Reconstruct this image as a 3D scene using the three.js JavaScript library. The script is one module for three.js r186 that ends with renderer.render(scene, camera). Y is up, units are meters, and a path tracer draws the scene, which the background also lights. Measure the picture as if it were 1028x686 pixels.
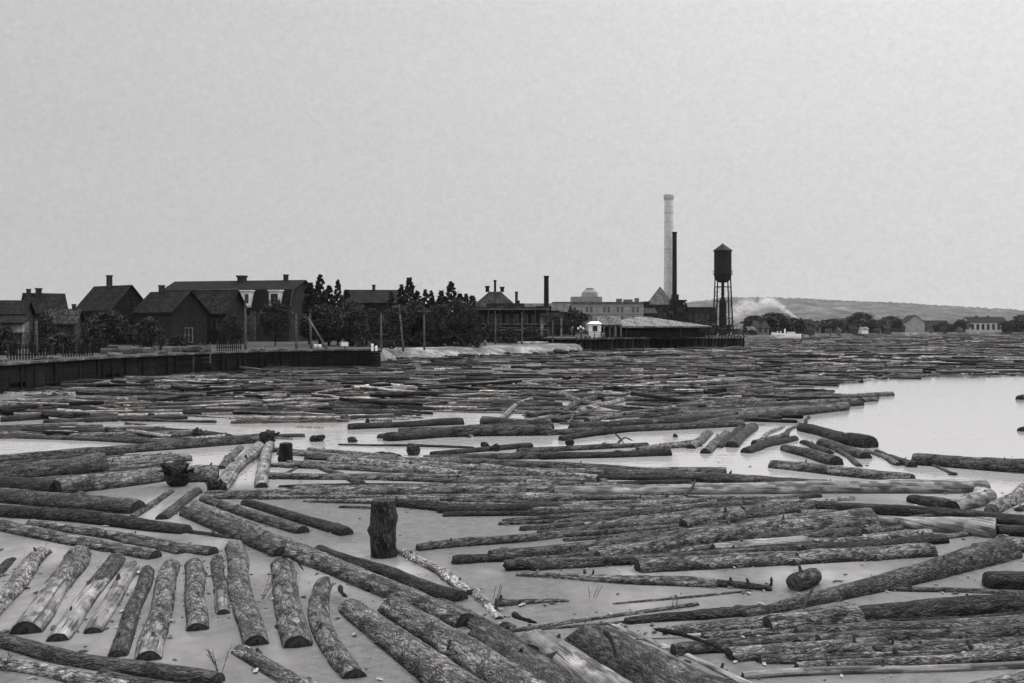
import * as THREE from 'three';
import { mergeGeometries } from 'three/addons/utils/BufferGeometryUtils.js';

// ---------------------------------------------------------------- camera, sky, sun, exposure
const F = 1000, HZ = 328, EYE = 4.2, D2R = Math.PI / 180;
const scene = new THREE.Scene();
const camera = new THREE.PerspectiveCamera(2 * Math.atan(343 / F) / D2R, 1028 / 686, 0.1, 9000);
camera.position.set(0, EYE, 0);
camera.lookAt(0, EYE, -10);
camera.setViewOffset(1028, 686, 0, 343 - HZ, 1028, 686);      // a rising front: verticals stay vertical
const renderer = new THREE.WebGLRenderer({ antialias: true });
renderer.toneMapping = THREE.LinearToneMapping;
renderer.toneMappingExposure = 1.0;
renderer.shadowMap.enabled = true;

const SUN_AZ = 45 * D2R, SUN_EL = 50 * D2R;
const sunDir = new THREE.Vector3(Math.sin(SUN_AZ) * Math.cos(SUN_EL), Math.sin(SUN_EL), -Math.cos(SUN_AZ) * Math.cos(SUN_EL));
const sun = new THREE.DirectionalLight(new THREE.Color(1, 0.985, 0.965), 1.5);
sun.position.copy(sunDir).multiplyScalar(400);
sun.castShadow = true; sun.shadow.radius = 24;
Object.assign(sun.shadow.camera, { left: -400, right: 400, top: 400, bottom: -400, near: 1, far: 1500 });
scene.add(sun);

// ---------------------------------------------------------------- noise
function hash(i, j, k) {
  let n = Math.imul(i, 374761393) + Math.imul(j, 668265263) + Math.imul(k, 1440662683) | 0;
  n = Math.imul(n ^ (n >>> 13), 1274126177); n ^= n >>> 16;
  return (n >>> 0) / 4294967295;
}
const sm = (t) => t * t * (3 - 2 * t), mod = (a, n) => ((a % n) + n) % n, lerp = (a, b, t) => a + (b - a) * t, clamp = (v, a = 0, b = 1) => Math.min(b, Math.max(a, v));
const sstep = (a, b, v) => sm(clamp((v - a) / (b - a)));
function vn(x, y, z = 0, px = 0, py = 0) {                     // value noise 0..1; px, py make it tile
  const i = Math.floor(x), j = Math.floor(y), k = Math.floor(z), a = sm(x - i), b = sm(y - j), c = sm(z - k);
  const I = px ? mod(i, px) : i, I1 = px ? mod(i + 1, px) : i + 1, J = py ? mod(j, py) : j, J1 = py ? mod(j + 1, py) : j + 1;
  const q = (kk) => lerp(lerp(hash(I, J, kk), hash(I1, J, kk), a), lerp(hash(I, J1, kk), hash(I1, J1, kk), a), b);
  return c ? lerp(q(k), q(k + 1), c) : q(k);
}
function fbm(x, y, z, oct = 4, px = 0, py = 0) {
  let s = 0, a = 0.5, t = 0;
  for (let o = 0; o < oct; o++) { s += a * vn(x, y, z + o * 17, px, py); t += a; a *= 0.5; x *= 2; y *= 2; px *= 2; py *= 2; }
  return s / t;
}
function rng(seed) { let s = (seed * 2654435761 >>> 0) || 1; return () => { s ^= s << 13; s ^= s >>> 17; s ^= s << 5; return (s >>> 0) / 4294967296; }; }
const grey = (v) => new THREE.Color().setRGB(v * 1.012, v * 0.995, v * 0.985);

// ---------------------------------------------------------------- sky: thin even overcast, brightest round the hidden sun
{
  const w = 4096, h = 2048, a = new Float32Array(w * h * 4);
  for (let y = 0; y < h; y++) {
    const el = ((y + 0.5) / h - 0.5) * Math.PI, ce = Math.cos(el), se = Math.sin(el);
    for (let x = 0; x < w; x++) {
      const u = (x + 0.5) / w, az = (u - 0.5) * 2 * Math.PI;      // three.js: u = atan2(z, x) / 2pi + 0.5
      const dx = Math.cos(az) * ce, dz = Math.sin(az) * ce;
      const c = clamp(dx * sunDir.x + se * sunDir.y + dz * sunDir.z, -1, 1), ang = Math.acos(c) / D2R;
      let v = 0.49 + 0.47 * Math.exp(-((ang / 50) ** 2)) + 1.2 * Math.exp(-((ang / 20) ** 2)) + 1.5 * sstep(0.28, 0.95, el);
      // thin mottled cloud: broad swells, and fine streaks that lie along the horizon
      v *= 1 + 0.06 * (fbm(u * 14, el * 16, 9.5, 3, 14) - 0.5) + 0.12 * (fbm(u * 1300, el * 420, 3.5, 2, 1300) - 0.5) + 0.11 * (hash(x, y, 5) - 0.5);
      if (el < 0) v *= 0.9;
      const i = (y * w + x) * 4;
      a[i] = v * 1.006; a[i + 1] = v * 0.996; a[i + 2] = v; a[i + 3] = 1;
    }
  }
  const t = new THREE.DataTexture(a, w, h, THREE.RGBAFormat, THREE.FloatType);
  t.mapping = THREE.EquirectangularReflectionMapping; t.magFilter = t.minFilter = THREE.LinearFilter;
  t.colorSpace = THREE.LinearSRGBColorSpace; t.needsUpdate = true;
  scene.background = t; scene.environment = t;
}
scene.fog = new THREE.FogExp2(new THREE.Color(0.9, 0.9, 0.9), 0.00005);

// ---------------------------------------------------------------- helpers
const used = {};
function numbered(n) { const k = used[n] = (used[n] ?? -1) + 1; return k ? `${n}_${String(k).padStart(3, '0')}` : n; }
function tag(o, label, category, group, kind) {
  if (label) o.userData.label = label;
  if (category) o.userData.category = category;
  if (group) o.userData.group = group;
  if (kind) o.userData.kind = kind;
  return o;
}
function mesh(name, geo, mat, parent = scene) {
  const m = new THREE.Mesh(geo, mat); m.castShadow = m.receiveShadow = true;
  m.name = parent === scene ? numbered(name) : name; parent.add(m); return m;
}
function thing(name, label, category, [x, y, z] = [0, 0, 0], turn = 0, group) {
  const o = new THREE.Group(); o.name = numbered(name); o.position.set(x, y, z); o.rotation.y = turn; scene.add(o);
  return tag(o, label, category, group);
}
function dup(root, [x, y, z], turn, label, scale = 1) {
  const r = root.clone(); r.name = numbered(root.name.replace(/_\d+$/, '')); r.userData = { ...root.userData };
  if (label) r.userData.label = label;
  r.position.set(x, y, z); r.rotation.set(0, turn, 0); r.scale.setScalar(scale); scene.add(r); return r;
}
const at = (px, py, depth) => new THREE.Vector3((px - 514) / F * depth, EYE - (py - HZ) / F * depth, -depth);
const on = (px, py, h = 0) => at(px, py, (EYE - h) * F / (py - HZ));
function boxUV(g) {                                              // uv in metres from the dominant side
  const p = g.attributes.position, n = g.attributes.normal, uv = new Float32Array(p.count * 2);
  for (let i = 0; i < p.count; i++) {
    const ax = Math.abs(n.getX(i)), ay = Math.abs(n.getY(i)), az = Math.abs(n.getZ(i));
    const [u, v] = ax > ay && ax > az ? [p.getZ(i), p.getY(i)] : ay > az ? [p.getX(i), p.getZ(i)] : [p.getX(i), p.getY(i)];
    uv[2 * i] = u; uv[2 * i + 1] = v;
  }
  g.setAttribute('uv', new THREE.BufferAttribute(uv, 2)); return g;
}
const flat = (g) => (g.index ? g.toNonIndexed() : g);
const merge = (gs) => boxUV(mergeGeometries(gs.map((g) => { const f = flat(g); for (const k of Object.keys(f.attributes)) if (!['position', 'normal', 'uv'].includes(k)) f.deleteAttribute(k); return f; })));
function bx(w, h, d, x = 0, y = 0, z = 0, ry = 0) {              // y is the underside
  const g = new THREE.BoxGeometry(w, h, d); g.translate(0, h / 2, 0); if (ry) g.rotateY(ry); g.translate(x, y, z); return g;
}
function bar(a, b, r0, r1 = r0, n = 6) {
  const A = new THREE.Vector3(...a), B = new THREE.Vector3(...b), d = B.clone().sub(A), L = d.length();
  const g = new THREE.CylinderGeometry(r1, r0, L, n, 1); g.translate(0, L / 2, 0);
  g.applyQuaternion(new THREE.Quaternion().setFromUnitVectors(new THREE.Vector3(0, 1, 0), d.normalize())); g.translate(A.x, A.y, A.z); return g;
}

// ---------------------------------------------------------------- textures
function tex(w, h, f, rx = 1, ry = 1, srgb = true) {
  const a = new Uint8Array(w * h * 4);
  for (let y = 0; y < h; y++) for (let x = 0; x < w; x++) {
    const v = clamp(f(x / w, y / h)), i = (y * w + x) * 4; a[i] = a[i + 1] = a[i + 2] = Math.round(255 * v); a[i + 3] = 255;
  }
  const t = new THREE.DataTexture(a, w, h); t.wrapS = t.wrapT = THREE.RepeatWrapping; t.magFilter = THREE.LinearFilter; t.minFilter = THREE.LinearMipmapLinearFilter; t.generateMipmaps = true;
  t.repeat.set(rx, ry); if (srgb) t.colorSpace = THREE.SRGBColorSpace; t.needsUpdate = true; return t;
}
// bark: u runs 1.6 m along the log, v 0.8 m round it
const barkH = (u, v) => {
  const wx = vn(u * 10, v * 10, 1, 10, 10) - 0.5;
  const fur = Math.abs(2 * fbm(u * 9 + wx * 1.2, v * 22 + wx * 2, 2, 3, 9, 22) - 1), pl = fbm(u * 40, v * 36, 5, 3, 40, 36), big = fbm(u * 4, v * 4, 8, 3, 4, 4);
  return clamp(0.15 + 0.55 * Math.min(1, fur * 3.2) * (0.6 + 0.6 * pl) + 0.45 * (pl - 0.5) + 0.35 * (big - 0.5));
};
const barkMap = tex(1024, 512, (u, v) => { const b = barkH(u, v), s = vn(u * 150, v * 75, 4, 150, 75); const d = fbm(u * 12, v * 7, 21, 4, 12, 7); return 0.56 + 0.6 * (b - 0.4) + 0.22 * (s - 0.5) - 0.2 * sstep(0.55, 0.68, d) + 0.14 * sstep(0.6, 0.7, fbm(u * 18, v * 10, 33, 3, 18, 10)); }, 1 / 1.6, 1 / 0.8);
const barkBump = tex(1024, 512, barkH, 1 / 1.6, 1 / 0.8, false);
const woodF = (u, v) => {                                        // peeled, weathered wood: long grain, checks, scars
  const g = fbm(u * 5, v * 70, 3, 4, 5, 70), c = vn(u * 3, v * 26, 9, 3, 26), big = fbm(u * 6, v * 5, 12, 4, 6, 5);
  const st = fbm(u * 9, v * 6, 15, 4, 9, 6), sp = vn(u * 120, v * 90, 19, 120, 90); return clamp(0.66 + 0.5 * (g - 0.5) + 0.6 * (big - 0.5) - (c > 0.74 ? (c - 0.74) * 3.5 : 0) - 0.38 * sstep(0.46, 0.72, st) + 0.22 * (sp - 0.5));
};
const woodMap = tex(1024, 512, (u, v) => 0.25 + 0.75 * woodF(u, v), 1 / 2.1, 1 / 0.8);
const woodBump = tex(1024, 512, woodF, 1 / 2.1, 1 / 0.8, false);
const endMap = tex(256, 256, (u, v) => { const x = u - 0.5, y = v - 0.5, r = Math.hypot(x, y), n = fbm(u * 9, v * 9, 2, 3); return 0.5 + 0.25 * Math.sin(r * 150 + 5 * n) * 0.5 + 0.5 * (n - 0.5) - (Math.abs(Math.sin(Math.atan2(y, x) * 3.5 + n * 3)) < 0.05 ? 0.25 : 0); });
const sidingMap = tex(256, 256, (u, v) => { const b = (v * 8) % 1; return 0.62 + 0.5 * (fbm(u * 8, v * 24, 2, 3, 8, 24) - 0.5) - (b < 0.14 ? 0.25 : 0) + 0.1 * b; }, 0.6, 0.6);
const shingleMap = tex(256, 256, (u, v) => { const row = Math.floor(v * 12), b = (v * 12) % 1, c = ((u * 16) + (row % 2) * 0.5) % 1; return 0.62 + 0.45 * (hash(Math.floor(u * 16 + (row % 2) * 0.5) % 16, row, 3) - 0.5) + 0.4 * (fbm(u * 5, v * 5, 2, 3, 5, 5) - 0.5) - (b < 0.15 || c < 0.08 ? 0.18 : 0); }, 0.33, 0.33);
const grimeMap = tex(512, 512, (u, v) => 0.6 + 0.7 * (fbm(u * 7, v * 7, 2, 5, 7, 7) - 0.5) + 0.3 * (fbm(u * 50, v * 50, 7, 2, 50, 50) - 0.5), 0.2, 0.2);
const paleMap = tex(512, 512, (u, v) => 0.88 + 0.25 * (fbm(u * 7, v * 7, 2, 5, 7, 7) - 0.5) + 0.12 * (fbm(u * 50, v * 50, 7, 2, 50, 50) - 0.5), 0.2, 0.2);
const groundMap = tex(1024, 1024, (u, v) => 0.62 + 0.9 * (fbm(u * 9, v * 9, 2, 5, 9, 9) - 0.5) + 0.5 * (fbm(u * 90, v * 90, 7, 2, 90, 90) - 0.5), 0.07, 0.07);
const rippleBump = tex(1024, 1024, (u, v) => 0.5 * fbm(u * 14, v * 26, 2, 4, 14, 26) + 0.35 * fbm(u * 60, v * 90, 4, 3, 60, 90) + 0.15 * fbm(u * 5, v * 5, 8, 3, 5, 5), 0.1, 0.1, false);

const std = (v, o = {}) => new THREE.MeshPhysicalMaterial({ color: grey(v), roughness: 0.9, specularIntensity: 0.3, ...o });
const M = {
  bark: new THREE.MeshPhysicalMaterial({ specularIntensity: 0.5, vertexColors: true, map: barkMap, bumpMap: barkBump, bumpScale: 0.05, roughness: 0.85 }),
  wood: new THREE.MeshStandardMaterial({ vertexColors: true, map: woodMap, bumpMap: woodBump, bumpScale: 0.012, roughness: 0.75 }),
  end: std(0.11, { map: endMap, roughness: 0.9 }), paleEnd: std(0.4, { map: endMap }), ringEnd: std(0.24, { map: endMap }),
  darkTimber: std(0.035, { map: grimeMap }), timber: std(0.16, { map: grimeMap }), capTimber: std(0.33, { map: grimeMap }), paleTimber: std(0.42, { map: grimeMap }),
  glass: new THREE.MeshStandardMaterial({ color: grey(0.02), roughness: 0.15 }), white: std(0.78, { roughness: 0.6 }), dullWhite: std(0.5, { map: grimeMap }),
  iron: std(0.022, { map: grimeMap, roughness: 0.7 }), concrete: std(0.34, { map: paleMap }), brick: std(0.10, { map: grimeMap }),
  foliage: new THREE.MeshPhysicalMaterial({ specularIntensity: 0.2, vertexColors: true, roughness: 0.9, side: THREE.DoubleSide }), trunk: std(0.05, { map: grimeMap }),
};
const siding = (v) => std(v * 1.5, { map: sidingMap }), shingle = (v) => std(v * 1.5, { map: shingleMap, roughness: 0.95 });

// ---------------------------------------------------------------- water
const waterMat = new THREE.MeshPhysicalMaterial({ color: grey(0.32), roughness: 0.06, ior: 1.33, bumpMap: rippleBump, bumpScale: 0.012 });
{
  const g = new THREE.PlaneGeometry(1600, 1100, 1, 1); g.rotateX(-Math.PI / 2);
  const uv = g.attributes.uv; for (let i = 0; i < uv.count; i++) uv.setXY(i, uv.getX(i) * 1600, uv.getY(i) * 1100);
  g.translate(0, 0, -450);
  tag(mesh('water', g, waterMat), 'still grey lake water between the floating logs', null, null, 'structure');
}
{ // bark dust and scum that the logs have shed, lying on the water among the near logs
  const alpha = tex(1024, 512, (u, v) => {                      // v = 0 at the near edge
    const n = fbm(u * 10, v * 6, 4, 5), f = vn(u * 300, v * 150, 8);
    const edge = sstep(0.68, 0.6, v + 0.12 * (n - 0.5) + 0.13 * sstep(0.62, 0.8, u));
    return edge * clamp(0.58 + 1.7 * (n - 0.5) + 0.9 * (fbm(u * 46, v * 15, 14, 4) - 0.5) + 0.12 * (f - 0.5), 0.12, 0.9);
  }, 1, 1, false);
  const map = tex(1024, 1024, (u, v) => 0.62 + 0.3 * (fbm(u * 40, v * 40, 3, 4, 40, 40) - 0.5) + 0.2 * (vn(u * 230, v * 230, 7, 230, 230) - 0.5), 12, 9);
  const g = new THREE.PlaneGeometry(44, 30); g.rotateX(-Math.PI / 2); g.translate(0, 0.005, -22);
  tag(mesh('floating_bark_dust', g, new THREE.MeshStandardMaterial({ color: grey(0.27), map, alphaMap: alpha, transparent: true, roughness: 0.5 })), 'grey bark dust and scum afloat among the near logs', null, null, 'stuff');
}

// ---------------------------------------------------------------- land, hills
const curve = (pts) => (x) => { if (x <= pts[0][0]) return pts[0][1]; for (let i = 1; i < pts.length; i++) if (x <= pts[i][0]) return lerp(pts[i - 1][1], pts[i][1], (x - pts[i - 1][0]) / (pts[i][0] - pts[i - 1][0])); return pts[pts.length - 1][1]; };
const wallDepth = curve([[-420, 34], [-260, 42], [-150, 50], [0, 62], [76, 72], [177, 85], [260, 95], [330, 100], [382, 102]]);
const shoreDepth = curve([[376, 104], [392, 120], [486, 136], [577, 155], [590, 172], [600, 200], [745, 270], [770, 310], [800, 345], [850, 420], [950, 480], [1028, 500], [1500, 560]]);
const WALL_TOP = 1.85;
{
  const cols = [], pos = [], col = [], uv = [], idx = [];
  for (let px = -420; px <= 1500; px += 5) cols.push(px);
  const rows = [0, 0.01, 3, 6, 10, 16, 26, 40, 60, 90, 140, 220, 400, 800, 1500, 3200];
  for (const px of cols) for (const [k, r] of rows.entries()) {
    const wall = px < 380, D = (wall ? wallDepth(px) + 0.5 : shoreDepth(px)), d = D + r;
    const x = (px - 514) / F * d, n = fbm(x * 0.15, d * 0.15, 4, 4) - 0.5, far = 0.004 * Math.max(0, Math.min(r, 400) - 25);
    const y = wall ? (k === 0 ? -1 : 1.8 + far + (k > 1 ? 0.25 * n : 0)) : (k === 0 ? -0.4 : k === 1 ? -0.39 : Math.min(1.35, -0.3 + r * (px < 585 ? 0.22 : 0.3)) + far + 0.35 * n * Math.min(1, r / 8));
    pos.push(x, y, -d); uv.push(x, d);
    const bank = !wall && px < 588 ? 1 - sstep(9, 15, r + 6 * n) : 0, pale = px > 588 ? sstep(0.58, 0.7, fbm(x * 0.08, d * 0.08, 9, 4)) * 0.5 : 0, road = wall ? 0 : sstep(4, 8, r) * (1 - sstep(14, 22, r)) * 0.25;
    const v = lerp(wall ? 0.05 + 0.06 * n : 0.085 + 0.09 * n, 0.36, Math.max(bank, pale, road)); col.push(v * 1.01, v, v * 0.99);
  }
  const R = rows.length;
  for (let i = 0; i + 1 < cols.length; i++) for (let k = 0; k + 1 < R; k++) { const a = i * R + k, b = a + R; idx.push(a, b, a + 1, b, b + 1, a + 1); }
  const g = new THREE.BufferGeometry(); g.setAttribute('position', new THREE.Float32BufferAttribute(pos, 3)); g.setAttribute('color', new THREE.Float32BufferAttribute(col, 3)); g.setAttribute('uv', new THREE.Float32BufferAttribute(uv, 2)); g.setIndex(idx); g.computeVertexNormals();
  tag(mesh('ground', g, new THREE.MeshStandardMaterial({ vertexColors: true, map: groundMap, roughness: 1 })), 'low shore land with a pale sloping bank and dark yards', null, null, 'structure');
}
const groundY = (px, d) => { const wall = px < 380, r = d - (wall ? wallDepth(px) + 0.5 : shoreDepth(px)); return (wall ? 1.8 : 1.3) + 0.004 * Math.max(0, Math.min(r, 400) - 25); };
{ // one long wooded hill beyond the far shore, its crest falling to the right
  const crest = curve([[-900, 322], [520, 322], [600, 316], [660, 308], [700, 303], [725, 300], [760, 298.5], [800, 300], [900, 304.5], [1028, 312], [1200, 316], [1800, 322]]);
  const pos = [], col = [], uv = [], idx = []; let nc = 0; const rows = 26;
  for (let px = -700; px <= 1700; px += 2.5) {
    nc++;
    for (let k = 0; k <= rows; k++) {
      const t = k / rows, d = 900 + 1100 * t, x = (px - 514) / F * d, top = (HZ - crest(px)) / F * 1700 + EYE;
      const s = t < 0.75 ? sm(t / 0.75) : 1 - 0.5 * sm((t - 0.75) / 0.25), n = fbm(x * 0.02, d * 0.02, 3, 5) - 0.5;
      pos.push(x, 2 + (top - 2) * s + n * 5 * s + (hash(nc, k, 7) - 0.5) * 3 * s, -d); uv.push(x * 0.1, d * 0.1);
      const c = fbm(x * 0.012, d * 0.018, 11, 5), v = 0.12 + 0.07 * sstep(0.44, 0.7, c) + 0.07 * (hash(nc, k, 9) - 0.5); col.push(v, v, v);
    }
  }
  for (let i = 0; i + 1 < nc; i++) for (let k = 0; k < rows; k++) { const a = i * (rows + 1) + k, b = a + rows + 1; idx.push(a, b, a + 1, b, b + 1, a + 1); }
  const g = new THREE.BufferGeometry(); g.setAttribute('position', new THREE.Float32BufferAttribute(pos, 3)); g.setAttribute('color', new THREE.Float32BufferAttribute(col, 3)); g.setAttribute('uv', new THREE.Float32BufferAttribute(uv, 2)); g.setIndex(idx); g.computeVertexNormals();
  tag(mesh('hills', g, new THREE.MeshStandardMaterial({ vertexColors: true, map: groundMap, roughness: 1 })), 'long pale hazy hill behind the far shore', null, null, 'structure');
}

// ---------------------------------------------------------------- logs
// A log lies along its own x axis; bark furrows, knots, peeled patches and a wet band with painted side shade are in its geometry and vertex colours.
function barkGeo(L, r0, r1, seed, o) {
  const R = rng(seed * 7 + 3), nl = Math.max(6, Math.min(90, Math.round(L / o.dl))), nr = o.nr, pos = [], col = [], uv = [], idx = [], s = seed * 3.71;
  const bendY = (o.bend ?? (R() - 0.5) * (o.straight ? 0.012 : 0.034)) * L, bendW = (R() - 0.5) * (o.straight ? 0.014 : 0.03) * L, kn = [];
  for (let i = 0, n = o.knots ?? Math.floor(R() * 3); i < n; i++) kn.push([R() * L, R() * 6.28, 0.2 + 0.2 * R(), 0.06 + 0.08 * R()]);
  const u0 = R() * 5, v0 = R() * 5, path = [], bareV = [];
  for (let i = 0; i <= nl; i++) {
    const t = i / nl, x = t * L, ring = lerp(r0, r1, t), cz = bendY * Math.sin(Math.PI * t) + bendW * Math.sin(2.7 * Math.PI * t), cy = 0.25 * bendW * Math.sin(2 * Math.PI * t + s);
    path.push([x - L / 2, cy, cz]);
    const flare = o.flare ? 1 + o.flare * Math.max(0, 1 - x / (4 * r0)) ** 2 : 1, nib = (i === 0 || i === nl) ? 0.93 : 1;
    for (let j = 0; j <= nr; j++) {
      const th = -Math.PI / 2 + j / nr * 2 * Math.PI, ca = Math.cos(th), sa = Math.sin(th);
      const n1 = fbm(x * 0.9, ca * 0.8 + s, sa * 0.8 + 3, 3) - 0.5, n2 = fbm(x * 3.2, ca * ring * 14 + s, sa * ring * 14, 3) - 0.5;
      let r = ring * flare * nib * (1 + 0.22 * n1 + 0.16 * n2 * o.rough);
      for (const [kx, ka, kh, ks] of kn) { let da = Math.abs(mod(th - ka + Math.PI, 2 * Math.PI) - Math.PI) * ring; r += ring * kh * Math.exp(-((x - kx) ** 2 + da * da) / (ks * ks)); }
      // colour: bark tone, peeled patches, dark patches, wet band by the waterline deepened to paint in side shade
      const c1 = fbm(x * 1.1 + s, ca * 1.5 + s, sa * 1.5, 4), c2 = fbm(x * 3.4, ca * 4 + s, sa * 4 + 9, 3);
      let v = o.tone * Math.max(0.15, 0.85 + 1.0 * (c2 - 0.5) + 0.7 * (c1 - 0.5));
      let peel = o.peel ? sstep(1 - o.peel, 1.06 - o.peel, 0.5 + (c1 - 0.5) * 1.5 + (c2 - 0.5) * 0.5) : 0;
      if (o.split !== undefined) { const e = t + 0.35 * (c1 - 0.5) + 0.05 * (c2 - 0.5); bareV.push(e > o.split); peel = Math.max(peel, o.split > 0 ? sstep(o.split, o.split + 0.03, e) : sstep(-o.split, -o.split - 0.03, e)); }
      v = lerp(v, o.pale * (0.8 + 0.5 * (c2 - 0.4)), peel); r *= 1 - 0.05 * peel;
      v *= 1 - 0.5 * (1 - 0.8 * peel) * sstep(0.58, 0.72, fbm(x * 1.9 + 40, ca * 2.2 + s, sa * 2.2, 3));
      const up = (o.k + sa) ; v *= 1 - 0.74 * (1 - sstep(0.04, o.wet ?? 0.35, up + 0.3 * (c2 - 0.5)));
      pos.push(x - L / 2, cy + sa * r, cz + ca * r); col.push(v * 1.015, v * 0.995, v * 0.98); uv.push(x + u0, (th + Math.PI / 2) * ring + v0);
    }
  }
  for (let i = 0; i < nl; i++) for (let j = 0; j < nr; j++) { const a = i * (nr + 1) + j, b = a + nr + 1; idx.push(a, a + 1, b, b, a + 1, b + 1); }
  const g = new THREE.BufferGeometry(); g.setAttribute('position', new THREE.Float32BufferAttribute(pos, 3)); g.setAttribute('color', new THREE.Float32BufferAttribute(col, 3)); g.setAttribute('uv', new THREE.Float32BufferAttribute(uv, 2)); g.setIndex(idx); g.computeVertexNormals();
  let bare = null;
  if (bareV.length) {                                           // faces whose bark has come off
    const on2 = [], off = []; for (let i = 0; i < idx.length; i += 3) (bareV[idx[i]] && bareV[idx[i + 1]] && bareV[idx[i + 2]] ? off : on2).push(idx[i], idx[i + 1], idx[i + 2]);
    bare = g.clone(); bare.setIndex(off); g.setIndex(on2);
  }
  const ends = [0, nl].map((i, e) => {                          // the sawn faces, a little uneven, set in the bark
    const p = [], q = [], id = [], [cx, cy, cz] = path[i], out = e ? 1 : -1;
    p.push(cx + out * (0.02 + 0.04 * R()), cy, cz); q.push(0.5, 0.5);
    for (const f of [0.6, 1]) for (let j = 0; j < nr; j++) {
      const b = (i * (nr + 1) + j) * 3, th = j / nr * 2 * Math.PI;
      p.push(lerp(cx + out * (0.015 + 0.03 * R()), pos[b], f), lerp(cy, pos[b + 1], f), lerp(cz, pos[b + 2], f)); q.push(0.5 + 0.5 * f * Math.cos(th), 0.5 + 0.5 * f * Math.sin(th));
    }
    for (let j = 0; j < nr; j++) { const j1 = (j + 1) % nr, a = 1 + j, b = 1 + j1, c = 1 + nr + j, d = 1 + nr + j1; e ? id.push(0, a, b, a, c, b, b, c, d) : id.push(0, b, a, a, b, c, b, d, c); }
    const h = new THREE.BufferGeometry(); h.setAttribute('position', new THREE.Float32BufferAttribute(p, 3)); h.setAttribute('uv', new THREE.Float32BufferAttribute(q, 2)); h.setIndex(id); h.computeVertexNormals(); return h;
  });
  return { bark: g, ends, bare, nr };
}
const TONE = { b: 0.075, d: 0.18, m: 0.36, l: 0.6, p: 0.8 };
let seedN = 100, nLogs = 0;
const laid = [];
const LMd = std(0.16, { map: barkMap });
const GROUPS = { near: 'sawlogs afloat in the foreground', mid: 'sawlogs afloat in the middle of the lake', raft: 'sawlogs packed in the raft' };
// label, centre line in the photograph's pixels from end to end, visible width in pixels at both ends, tone
function log(label, x1, y1, x2, y2, w1, w2, tone, o = {}) {
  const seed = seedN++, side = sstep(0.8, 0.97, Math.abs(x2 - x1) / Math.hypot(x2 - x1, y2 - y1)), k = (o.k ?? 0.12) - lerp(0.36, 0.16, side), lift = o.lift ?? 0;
  let A, B, r0, r1, h = 0.15;
  for (let it = 0; it < 3; it++) {
    A = on(x1, y1, h); B = on(x2, y2, h);
    // visible thickness per metre of radius: the strip it covers on the water plus its height, both across its line in the picture
    const P = A.clone().add(B).multiplyScalar(0.5), n = new THREE.Vector3(-(B.z - A.z), 0, B.x - A.x).normalize(), sl = Math.hypot(x2 - x1, y2 - y1), ax = -(y2 - y1) / sl, ay = (x2 - x1) / sl, D = -P.z;
    const scr = (q) => [514 + q.x / -q.z * F, HZ + (EYE - q.y) / -q.z * F], c0 = scr(P), c1 = scr(P.clone().addScaledVector(n, 0.2)), strip = Math.abs((c1[0] - c0[0]) * ax + (c1[1] - c0[1]) * ay) / 0.2 / F * D;
    const f = 2 * Math.sqrt(1 - k * k) * strip + 0.7 * (1 + k) * Math.abs(ay);
    r0 = w1 * -A.z / F / f; r1 = w2 * -B.z / F / f; h = lift + 0.5 * (1 + k) * 0.5 * (r0 + r1);
  }
  const ca = lift + k * r0, cb = lift + k * r1; A.y = ca; B.y = cb;
  if (o.up1) A.y += o.up1; if (o.up2) B.y += o.up2;
  const d = B.clone().sub(A), L = d.length(), dist = Math.min(-A.z, -B.z), g = new THREE.Group();
  const pix = Math.max(r0, r1) * 2 / dist * F, T = (TONE[tone] ?? tone) * (o.wood ? 0.62 : 1) * (1 + 0.12 * side);
  const geo = barkGeo(L, r0, r1, seed, { dl: Math.max(0.07, dist * 0.0045), nr: pix > 16 ? 30 : pix > 8 ? 20 : 12, rough: 1, tone: T, pale: 0.55, ...o, k: k + lift / r0, wet: lerp(0.28, 0.5, side), straight: side < 0.1 });  // wet band reaches higher on side-on logs, painting in their shaded near sides
  g.name = numbered('floating_log'); g.position.copy(A).add(B).multiplyScalar(0.5);
  g.quaternion.setFromUnitVectors(new THREE.Vector3(1, 0, 0), d.clone().normalize());
  const m = new THREE.Matrix4(), X = d.clone().normalize(), Zx = new THREE.Vector3().crossVectors(X, new THREE.Vector3(0, 1, 0)).normalize(), Y = new THREE.Vector3().crossVectors(Zx, X);
  g.quaternion.setFromRotationMatrix(m.makeBasis(X, Y, Zx));
  scene.add(g); tag(g, label, 'log', o.group ?? GROUPS.near);
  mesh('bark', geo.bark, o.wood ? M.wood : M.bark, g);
  if (geo.bare) mesh('bare_wood', geo.bare, M.wood, g);
  for (const e of geo.ends) mesh('cut_end', e, o.paleEnd ? M.paleEnd : o.ringed ? M.ringEnd : M.end, g);
  if (dist < 34) laid.push([A, B, Math.max(r0, r1) * Math.sqrt(Math.max(0.1, 1 - k * k))]);
  const q = rng(seed + 9000); q(); // stubs of broken branches
  if (pix > 9) for (let i = 0, n = Math.floor(q() * 2.3); i < n; i++) {
    const bp = geo.bark.attributes.position, cols = geo.nr + 1, rows = bp.count / cols - 1, v = Math.floor((0.08 + 0.84 * q()) * rows) * cols + Math.round(geo.nr * (0.36 + 0.28 * q()));
    const h = 0.03 + 0.07 * q(), w = 0.014 + 0.018 * q(), o2 = mesh('branch_stub', merge([bar([0, -0.05, 0], [h * 0.5 * (q() - 0.5), h, h * 0.3 * (q() - 0.5)], w * 1.7, w * 0.7, 7)]), LMd, g);
    o2.position.fromBufferAttribute(bp, v); o2.rotation.set((q() - 0.5) * 0.8, 0, (q() - 0.5) * 0.8);
  }
  nLogs++; return g;
}

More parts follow.
